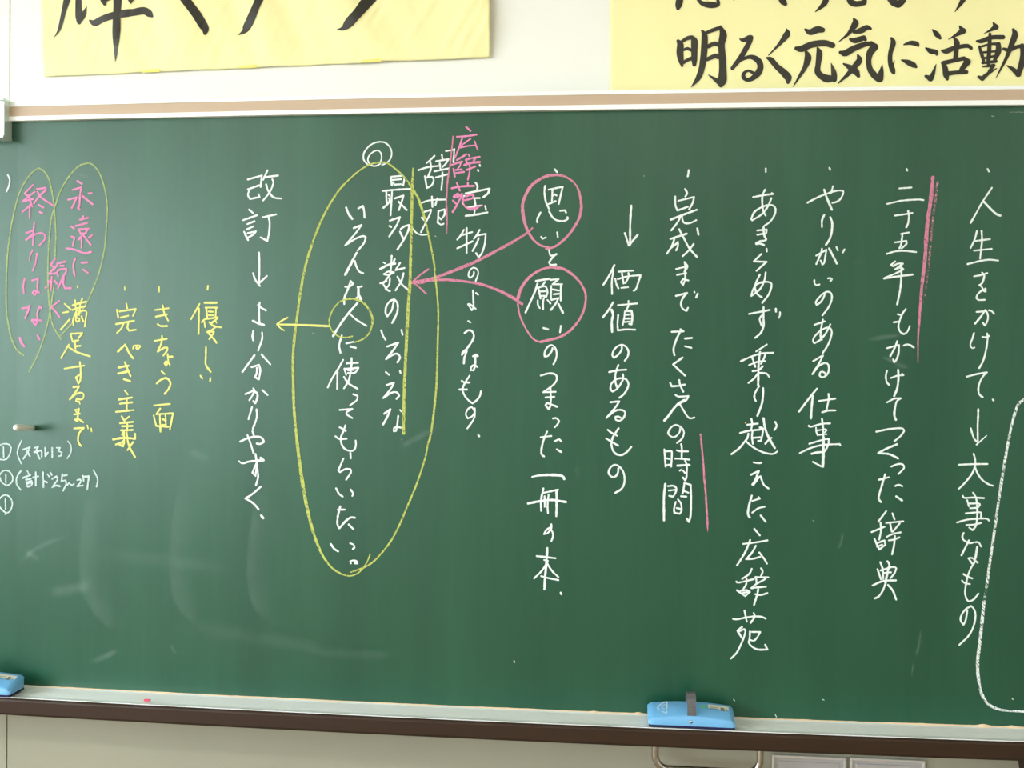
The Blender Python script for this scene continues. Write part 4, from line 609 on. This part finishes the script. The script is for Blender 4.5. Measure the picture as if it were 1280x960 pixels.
l を|5458,22747,78,5556,22666,137,5652,22624,140,5736,22700,117,5784,22798,78
l も|6930,22769,116,6856,22633,85,6733,22451,12
c ・|-1813,9467,26,-1803,9441,26
f ・|4026,12434,22,4042,12411,22
o ・|2701,14327,22,2709,14311,22
f ・|667,19182,23,676,19166,23
f ・|-3496,18004,21,-3479,17987,21
f ・|-6014,16037,19,-6008,16013,19
f ・|-4158,13879,21,-4142,13876,21
f ・|7302,20285,19,7340,20282,19
f ・|7637,20358,12,7965,20354,12
w ・|2541,8861,18,2557,8838,18
w ・|3350,8591,15,3374,8544,15
w ・|4255,8923,15,4286,8908,15
c ・|7847,9057,20,7862,9042,20
s ～|4611,12227,87,4582,12039,87,4508,11849,87
s ～|6111,10375,86,6085,10062,86,6012,9795,86
s ～|5983,9700,62,5942,9418,62
s ～|-12465,11068,170,-11991,11459,169,-11231,11754,168
s ～|-12320,11380,141,-11954,11188,141
s ～|-11768,10480,366,-10687,10723,362
s ～|-9031,9509,124,-8907,9313,123
s ～|-10857,9024,196,-10143,9360,194
s ～|-8673,13579,245,-8203,13388,244
s ～|-3200,14244,182,-3853,13910,183,-4214,13709,184
s ～|4989,15962,148,5715,16076,147
s ～|5266,15653,123,5876,15394,123
r ～|-12359,19666,309,-11813,19572,308
r ～|-11983,17125,421,-12233,16278,422
r ～|-579,13451,179,-575,13131,179
r ～|4665,17439,148,4968,17501,148
s ～|-11145,19343,111,-10877,19288,111
t ～|-10379,13176,831,-10623,12076,834,-10688,10976,835,-10470,10359,834,-9880,9877,830
t ～|-8412,13634,761,-8647,12296,764,-8710,11293,765,-8636,10545,765,-8181,10144,762
t ～|-6776,13169,670,-6990,12174,672,-7087,11344,673,-7013,10602,673,-6670,10283,671
r ～|-11049,11387,419,-9271,11276,412,-7531,11131,405
r ～|-9262,9935,467,-6836,9698,457,-5480,9504,452
r ～|-6154,9477,321,-4145,9475,316"""

# ------------------------------------------------------------ chalkboard
board = thing('chalkboard', 'long dark green wall chalkboard covered in white, pink and yellow Japanese handwriting', 'chalkboard', (0, 0, 0.85))
OB = board.location
def bpart(name, bm, m, parent=None, **k):
    o = obj(name, bm, m, parent or board, **k)
    if parent is None: o.matrix_parent_inverse = Matrix.Translation(-Vector(OB))
    return o
X0, X1 = -1.75, 1.75
bpart('board_panel', sweep([(0, 0.835), (0, 2.075), (0.03, 2.075), (0.03, 0.835)], X0, X1, 70), m_board, smooth=False)
rail = bpart('top_rail', sweep([(0.028, 2.0470), (-0.012, 2.0470), (-0.012, 2.0560), (-0.0085, 2.0560), (-0.0085, 2.0765),
                                (-0.012, 2.0765), (-0.012, 2.0838), (0.028, 2.0838)], X0, X1, 70), m_alu)
bpart('wood_strip', sweep([(-0.0084, 2.0561), (-0.0104, 2.0561), (-0.0104, 2.0764), (-0.0084, 2.0764)], X0, X1, 70), m_tan, rail, label='tan wooden strip set in the rail')
tray = bpart('chalk_tray', sweep([(0.0, 0.8502), (-0.010, 0.8490), (-0.060, 0.8480), (-0.074, 0.8500), (-0.0815, 0.8520), (-0.0815, 0.842), (0.0, 0.842)], X0, X1, 70), m_alu)
nz = []
for k in range(9):
    a = math.radians(90 + 90 * k / 8)
    nz.append((-0.0835 + 0.006 * math.cos(a), 0.8450 + 0.006 * math.sin(a)))
nosing = bpart('tray_nosing', sweep([(-0.0817, 0.8505)] + nz + [(-0.0895, 0.822), (-0.085, 0.8165), (-0.0817, 0.8165)], X0, X1, 70), m_brown, tray, label='dark brown front nosing of the tray')
bpart('tray_underside', sweep([(-0.0817, 0.8419), (-0.0817, 0.8165), (-0.076, 0.8165), (-0.076, 0.8419)], X0, X1, 70), m_brown, tray)

# left rail clamp
cl = bmesh.new()
box(cl, -1.2665, -1.2625, -0.029, -0.0005, 2.012, 2.0845)
box(cl, -1.325, -1.2665, -0.029, -0.026, 2.012, 2.0845)
box(cl, -1.325, -1.2615, -0.034, -0.0005, 2.006, 2.012)
box(cl, -1.325, -1.2615, -0.032, -0.029, 2.0720, 2.0765)
box(cl, -1.325, -1.2615, -0.034, 0.035, 2.0845, 2.0905)
clamp = bpart('rail_clamp', cl, m_steel, label='shiny steel clamp hooked over the rail end')
bevel(clamp, 0.001)

# pull handle under the tray
def arc_pts(cx, cz, rr, a0, a1, n=8):
    return [(cx + rr * math.cos(a0 + (a1 - a0) * k / n), -0.03, cz + rr * math.sin(a0 + (a1 - a0) * k / n)) for k in range(n + 1)]
hx0, hx1, hz = 0.1015, 0.3055, 0.7465
pts = [(hx0, -0.03, 0.842), (hx0, -0.03, 0.80)] + arc_pts(hx0 + 0.026, hz + 0.026, 0.026, math.pi, 1.5 * math.pi) + \
      arc_pts(hx1 - 0.026, hz + 0.026, 0.026, 1.5 * math.pi, 2 * math.pi) + [(hx1, -0.03, 0.80), (hx1, -0.03, 0.842)]
bpart('pull_handle', tube(bmesh.new(), pts, 0.0072, 18), m_chrome, label='chrome U-shaped pull handle below the tray', smooth=True)

# brown bracket under the tray at the right
bk = bmesh.new()
v = [bk.verts.new(q) for q in ((0.803, -0.07, 0.8415), (0.803, 0.038, 0.8415), (0.828, 0.038, 0.70), (0.828, -0.012, 0.70),
                               (0.836, -0.07, 0.8415), (0.836, 0.038, 0.8415), (0.842, 0.038, 0.70), (0.842, -0.012, 0.70))]
for f in ((0, 1, 2, 3), (7, 6, 5, 4), (0, 4, 5, 1), (3, 2, 6, 7), (0, 3, 7, 4), (1, 5, 6, 2)): bk.faces.new([v[i] for i in f])
bpart('support_bracket', bk, m_brown, label='brown bracket under the tray')

# dust ridge along the back of the tray
dust = bmesh.new(); random.seed(4); prev = None
N = 700
for i in range(N + 1):
    x = X0 + (X1 - X0) * i / N
    h = 0.0010 + 0.0012 * max(0, noise.noise((x * 9, 0.3, 0))) + 0.0008 * max(0, noise.noise((x * 60, 1.3, 0)))
    h += 0.0030 * math.exp(-((x - 0.732) / 0.010) ** 2) + 0.0022 * math.exp(-((x - 0.785) / 0.008) ** 2) + 0.0022 * math.exp(-((x - 0.068) / 0.006) ** 2) + 0.0015 * math.exp(-((x + 0.02) / 0.006) ** 2)
    a = dust.verts.new((x, S(x) - 0.0002, 0.8500 + h)); b_ = dust.verts.new((x, S(x) - 0.0035 - h, 0.8492))
    if prev: dust.faces.new((prev[0], prev[1], b_, a))
    prev = (a, b_)
bpart('chalk_dust', dust, m_dust, tray, kind='stuff')

# ------------------------------------------------------------ banners
PY = 0.0365
def wave(x, z, zb, amp):
    v = noise.noise((x * 8 + z * 3.0, z * 2.2, 5.0)) + 0.55 * noise.noise((x * 19 + z * 9, z * 5, 9.0)) + 0.35 * abs(noise.noise((x * 34 - z * 20, z * 9, 2.0)))
    return amp * (v * 0.5 + 0.45)
def banner_y(amp, zb):
    def f(x, z):
        t = max(0.0, min(1.0, (z - zb) / 0.05))
        return PY - max(0.0003, wave(x, z, zb, amp) * (0.35 + 0.65 * t))
    return f
def paper_bm(c, yfun, nx, nz_):
    """c: four corners (x, z) bl, br, tr, tl; thin paper with a real back face"""
    bm = bmesh.new(); F = []; B = []
    for j in range(nz_ + 1):
        fr, br = [], []
        for i in range(nx + 1):
            u, v = i / nx, j / nz_
            x = (c[0][0] * (1 - u) + c[1][0] * u) * (1 - v) + (c[3][0] * (1 - u) + c[2][0] * u) * v
            z = (c[0][1] * (1 - u) + c[1][1] * u) * (1 - v) + (c[3][1] * (1 - u) + c[2][1] * u) * v
            if j == 0: z += 0.0018 * noise.noise((x * 14, 0.2, 1.0))
            y = yfun(x, z)
            fr.append(bm.verts.new((x, y, z))); br.append(bm.verts.new((x, y + 0.0003, z)))
        F.append(fr); B.append(br)
    for j in range(nz_):
        for i in range(nx):
            bm.faces.new((F[j][i], F[j][i + 1], F[j + 1][i + 1], F[j + 1][i]))
            bm.faces.new((B[j][i], B[j + 1][i], B[j + 1][i + 1], B[j][i + 1]))
    for j in range(nz_):
        bm.faces.new((F[j][0], F[j + 1][0], B[j + 1][0], B[j][0])); bm.faces.new((F[j][nx], B[j][nx], B[j + 1][nx], F[j + 1][nx]))
    for i in range(nx):
        bm.faces.new((F[0][i], B[0][i], B[0][i + 1], F[0][i + 1])); bm.faces.new((F[nz_][i], F[nz_][i + 1], B[nz_][i + 1], B[nz_][i]))
    return bm
yf1 = banner_y(0.020, 2.16)
yf2 = banner_y(0.0045, 2.09)
bn1 = thing('banner', 'crinkled pale yellow paper banner with huge brush strokes, above the left half of the chalkboard', 'banner', (0, 0, 0))
bn2 = thing('banner', 'smooth yellow paper banner with rows of small black characters, above the chalkboard at right', 'banner', (0, 0, 0))
obj('paper', paper_bm([(-1.2140, 2.1520), (-0.2474, 2.1745), (-0.2486, 2.46), (-1.2175, 2.45)], yf1, 200, 60), m_paper, bn1, smooth=True)
obj('paper', paper_bm([(-0.0022, 2.087), (1.25, 2.087), (1.25, 2.46), (-0.0048, 2.46)], yf2, 200, 60), m_paper, bn2, smooth=True)
for (xa, xb) in ((-0.993, -0.953), (-0.783, -0.740), (-0.520, -0.474)):
    zz = lambda x: 2.1520 + (x + 1.214) / 0.9666 * 0.0225
    tb = bmesh.new()
    vs = [tb.verts.new(q) for q in ((xa, yf1(xa, zz(xa)) - 0.0012, zz(xa) - 0.0008), (xb, yf1(xb, zz(xb)) - 0.0012, zz(xb) - 0.0008),
                                    (xb - 0.002, yf1(xb, zz(xb)) - 0.0016, zz(xb) + 0.0058), (xa + 0.006, yf1(xa, zz(xa)) - 0.0016, zz(xa) + 0.0050))]
    tb.faces.new(vs)
    r_ = bmesh.ops.extrude_face_region(tb, geom=tb.faces[:])
    for e in r_['geom']:
        if isinstance(e, bmesh.types.BMVert): e.co.y += 0.0006
    obj('folded_tape', tb, m_tape, bn1, label='folded yellow tape at the bottom edge')

# ------------------------------------------------------------ writing
names = {'○': 'chalk_circle', '◎': 'chalk_double_circle', '↓': 'chalk_arrow', '←': 'chalk_arrow'}
for idx, ln in enumerate(STROKES.split('\n')):
    head, body = ln.split('|')
    kd, ch = head[0], head[2:]
    bm = bmesh.new(); uvl = bm.loops.layers.uv.new('UVMap')
    ink = kd in 'kl'
    base = 0.0009 if ink else (0.00005 if kd in 'rst' else 0.00012 + idx * 0.000004)
    k = 0
    for st in body.split(';'):
        v = [int(q) / 1e4 for q in st.split(',')]
        P = list(zip(v[0::3], v[1::3], v[2::3]))
        if ink:
            for run in spline(P):
                ribbon(bm, uvl, run, yf1 if kd == 'k' else yf2, base + k * 0.00002, across=4); k += 1
        elif kd in 'rst':
            for run in spline(P):
                ribbon(bm, uvl, run, lambda x, z: S(x), base + (idx % 20) * 0.000002, across=2, caps=False)
        else:
            for run in spline(P):
                ribbon(bm, uvl, run, lambda x, z: S(x), base + k * 0.0000015, wob=0.35); k += 1
    if ink:
        me = bpy.data.meshes.new('brush_character'); bm.to_mesh(me); bm.free()
        obj('brush_character', me, m_ink, bn1 if kd == 'k' else bn2, label='black brush character ' + ch)
        continue
    cname, m = CH[kd]
    nm = names.get(ch, 'chalk_character')
    if kd in 'PQYZGH' and not ch: nm = 'chalk_line'
    elif ch == '・': nm = 'chalk_dot'
    elif kd in 'rst': nm = 'chalk_smudge'
    lab = (cname + ' chalk ' + {'chalk_character': 'character ' + ch, 'chalk_dot': 'dot', 'chalk_circle': 'circle', 'chalk_double_circle': 'double circle',
            'chalk_arrow': 'arrow', 'chalk_line': 'line'}.get(nm, 'mark')) if kd not in 'rst' else 'faint wiped chalk smudge'
    me = bpy.data.meshes.new(nm); bm.to_mesh(me); bm.free()
    bpart(nm, me, m, label=lab)

# ------------------------------------------------------------ erasers
def make_eraser(label):
    t = thing('chalkboard_eraser', label, 'eraser', group='blue chalkboard erasers on the tray')
    W, Dp = 0.164, 0.055
    bm = bmesh.new(); rings = []; n = 28
    for i in range(n + 1):
        u = -1 + 2 * i / n
        x = u * W / 2
        a = (1 - u * u)
        hf, hb = 0.0150 + 0.0085 * a, 0.0300 + 0.0060 * a
        inset = 0.004 * max(0, (abs(u) - 0.93) / 0.07) ** 2
        z0 = 0.0045
        prof = [(-Dp / 2 + inset * .5, z0), (-Dp / 2 + 0.0005 + inset, hf - 0.003), (-Dp / 2 + 0.0018 + inset, hf - 0.0008 - inset), (-Dp / 2 + 0.0045 + inset, hf + 0.0006 - inset),
                (-0.008, hf + (hb - hf) * 0.45 + 0.001 - inset), (Dp / 2 - 0.006, hb - inset), (Dp / 2 - 0.002, hb - 0.001 - inset), (Dp / 2 - inset, hb - 0.005), (Dp / 2 - inset, z0)]
        rings.append([bm.verts.new((x, y, z)) for y, z in prof])
    m_ = len(rings[0])
    for a, b in zip(rings, rings[1:]):
        for j in range(m_):
            bm.faces.new((a[j], a[(j + 1) % m_], b[(j + 1) % m_], b[j]))
    bm.faces.new(rings[0]); bm.faces.new(rings[-1][::-1])
    body = obj('body', bm, m_blue, t); bevel(body, 0.0022, 3)
    for p in body.data.polygons: p.use_smooth = True
    felt = obj('felt_pad', box(bmesh.new(), -W / 2 + 0.001, W / 2 - 0.001, -Dp / 2 - 0.0004, Dp / 2 - 0.001, 0, 0.0048), m_felt, t, label='navy felt pad'); bevel(felt, 0.001)
    # strap: a flat band looping up from front edge to back edge
    sb = bmesh.new(); prev = None
    path = [(-0.0235, 0.0238), (-0.0238, 0.030), (-0.0215, 0.042), (-0.016, 0.052), (-0.006, 0.0585), (0.006, 0.0585), (0.016, 0.053), (0.022, 0.044), (0.0235, 0.037), (0.0232, 0.034)]
    for i, (y, z) in enumerate(path):
        y0, z0 = path[max(0, i - 1)]; y1, z1 = path[min(len(path) - 1, i + 1)]
        L = math.hypot(y1 - y0, z1 - z0); ny, nz2 = -(z1 - z0) / L, (y1 - y0) / L
        r_ = [sb.verts.new((sx, y + ny * q, z + nz2 * q)) for sx, q in ((-0.0082, 0), (0.0082, 0), (0.0082, 0.0016), (-0.0082, 0.0016))]
        if prev:
            for j in range(4): sb.faces.new((prev[j], prev[(j + 1) % 4], r_[(j + 1) % 4], r_[j]))
        else: sb.faces.new(r_[::-1])
        prev = r_
    sb.faces.new(prev)
    obj('strap', sb, m_strap, t, label='charcoal fabric strap')
    rv = bmesh.new(); bmesh.ops.create_uvsphere(rv, u_segments=14, v_segments=8, radius=0.0034)
    bmesh.ops.scale(rv, verts=rv.verts, vec=(1, 0.5, 1)); bmesh.ops.translate(rv, verts=rv.verts, vec=(-0.001, -Dp / 2 + 0.0008, 0.0125))
    obj('rivet', rv, m_chrome, t, smooth=True)
    # top face plane helper for print and stickers: s along x, q across (0 front .. 1 back)
    def top(x, q):
        u = x / (W / 2); a = 1 - u * u; hf, hb = 0.0150 + 0.0085 * a, 0.0300 + 0.0060 * a
        return Vector((x, -Dp / 2 + 0.0045 + q * (Dp - 0.0105), hf + 0.0006 + (hb - hf - 0.0006) * q + 0.0010 * (1 - abs(2 * q - 1)) + 0.0004))
    def quad(nm, x0, x1, q0, q1, m, parent, lift=0.0, lab=None, skew=0.0):
        b = bmesh.new(); g = []
        n1, n2 = 8, 3
        for j in range(n2 + 1):
            g.append([b.verts.new(top(x0 + (x1 - x0) * i / n1 + skew * j / n2, q0 + (q1 - q0) * j / n2) + Vector((0, 0, lift))) for i in range(n1 + 1)])
        for j in range(n2):
            for i in range(n1): b.faces.new((g[j][i], g[j][i + 1], g[j + 1][i + 1], g[j + 1][i]))
        return obj(nm, b, m, parent, label=lab)
    st = quad('label_sticker', 0.034, 0.073, 0.22, 0.86, m_sticker, t, 0.0002, 'cream paper sticker with small print')
    quad('printed_code', 0.057, 0.0645, 0.36, 0.72, m_print, st, 0.0004)
    for q in (0.45, 0.55, 0.65): quad('printed_line', 0.037, 0.052, q, q + 0.035, m_print, st, 0.0004)
    quad('printed_line', 0.0685, 0.0695, 0.42, 0.72, m_print, st, 0.0004)
    quad('green_sticker', 0.020, 0.0295, 0.34, 0.76, m_green, t, 0.0002, 'small green square sticker')
    lg = bmesh.new()
    def stroke(pts, w):
        fine = [(a0 + (a1 - a0) * k / 5, b0 + (b1 - b0) * k / 5) for (a0, b0), (a1, b1) in zip(pts, pts[1:]) for k in range(5)] + [pts[-1]]
        for (xa, qa), (xb, qb) in zip(fine, fine[1:]):
            A, B = top(xa, qa), top(xb, qb); d = (B - A).normalized(); s_ = d.cross(Vector((0, -0.35, 0.93))).normalized() * w / 2
            lift = Vector((0, -0.0003, 0.0007))
            lg.faces.new([lg.verts.new(c + lift) for c in (A - s_, B - s_, B + s_, A + s_)])
    stroke([(-0.046, 0.94), (-0.054, 0.84), (-0.061, 0.66), (-0.064, 0.50), (-0.059, 0.36), (-0.050, 0.16)], 0.0026)
    stroke([(-0.048, 0.74), (-0.054, 0.64), (-0.055, 0.50), (-0.050, 0.38)], 0.002)
    stroke([(-0.0445, 0.95), (-0.0475, 0.10)], 0.003)
    obj('printed_logo', lg, m_white_print, t, label='pale arch-shaped logo printed on the body')
    return t

def dup(root, label, loc, rz):
    r = root.copy(); col.objects.link(r); r['label'] = label; r.location = loc; r.rotation_euler = (0, 0, rz)
    for chd in list(root.children):
        c = chd.copy(); col.objects.link(c); c.parent = r
        for g in chd.children:
            d = g.copy(); col.objects.link(d); d.parent = c
    return r
e1 = make_eraser('blue chalkboard eraser with charcoal strap and green sticker, above the chrome handle')
e1.location = (0.1665, -0.0985 + 0.0275, 0.8520); e1.rotation_euler = (0, 0, math.radians(-0.3))
e2 = dup(e1, 'blue chalkboard eraser lying at the left end of the tray, cut by the frame', (-1.2925, -0.0855 + 0.0275, 0.8520), math.radians(0.5))

# ------------------------------------------------------------ small things
pg = thing('magnetic_peg', 'short white round peg sticking out of the chalkboard above the bracketed notes at the left', 'magnet', (-1.2115, 0, 1.399))
b_ = bmesh.new()
tube(b_, [(0, -0.004, 0), (0, -0.02, 0.0012), (0, -0.055, 0.0035), (0, -0.064, 0.0041), (0, -0.068, 0.0043), (0, -0.0700, 0.0044)], [0.0056, 0.0060, 0.0066, 0.0064, 0.0048, 0.0018], 18)
obj('peg_shaft', b_, m_peg, pg, smooth=True)
b_ = bmesh.new(); tube(b_, [(0, -0.0002, 0), (0, -0.0045, 0)], 0.0054, 18)
obj('magnet_base', b_, m_dark, pg, label='dark magnet base')

pk = bmesh.new()
tube(pk, [(-0.009, 0, 0), (-0.007, 0, 0.0005), (0.006, 0.001, 0.0002), (0.008, 0.001, 0)], [0.0030, 0.0042, 0.0040, 0.0022], 10)
pko = obj('chalk_stub', pk, m_pinkchalk, smooth=False)
pko['label'] = 'tiny red-pink chalk stub lying at the front edge of the tray, left part'; pko['category'] = 'chalk'
pko.location = (-0.9215, -0.0765 , 0.8545); pko.scale = (0.75, 0.75, 0.75)

def wallbox(x0, x1, ztop, label):
    t = thing('wall_box', label, 'wall box', ((x0 + x1) / 2, 0.04, ztop - 0.15), group='silver boxes on the wall under the tray')
    w = (x1 - x0) / 2; h = 0.15
    b = bmesh.new(); box(b, -w + 0.002, w - 0.002, -0.004, 0, 0.002, h - 0.002)
    bevel(obj('box_body', b, m_silver, t), 0.001)
    b = bmesh.new(); rw = 0.0052
    for q in ((-w, w, 0, rw), (-w, w, h - rw, h)): box(b, q[0], q[1], -0.0085, -0.001, q[2], q[3])
    for q in ((-w, -w + rw), (w - rw, w)): box(b, q[0], q[1], -0.0085, -0.001, rw, h - rw)
    bevel(obj('rim', b, m_rim, t, label='bright metal rim'), 0.0012)
    b = bmesh.new(); box(b, -w + 0.012, w - 0.012, -0.0062, -0.003, 0.012, h - 0.012)
    bevel(obj('cover_plate', b, m_silver, t), 0.0025, 3)
    return t
wallbox(0.3385, 0.4845, 0.7605, 'silver wall box under the tray, next to the chrome handle')
wallbox(0.4915, 0.6375, 0.7618, 'silver wall box under the tray, second to the right of the chrome handle')
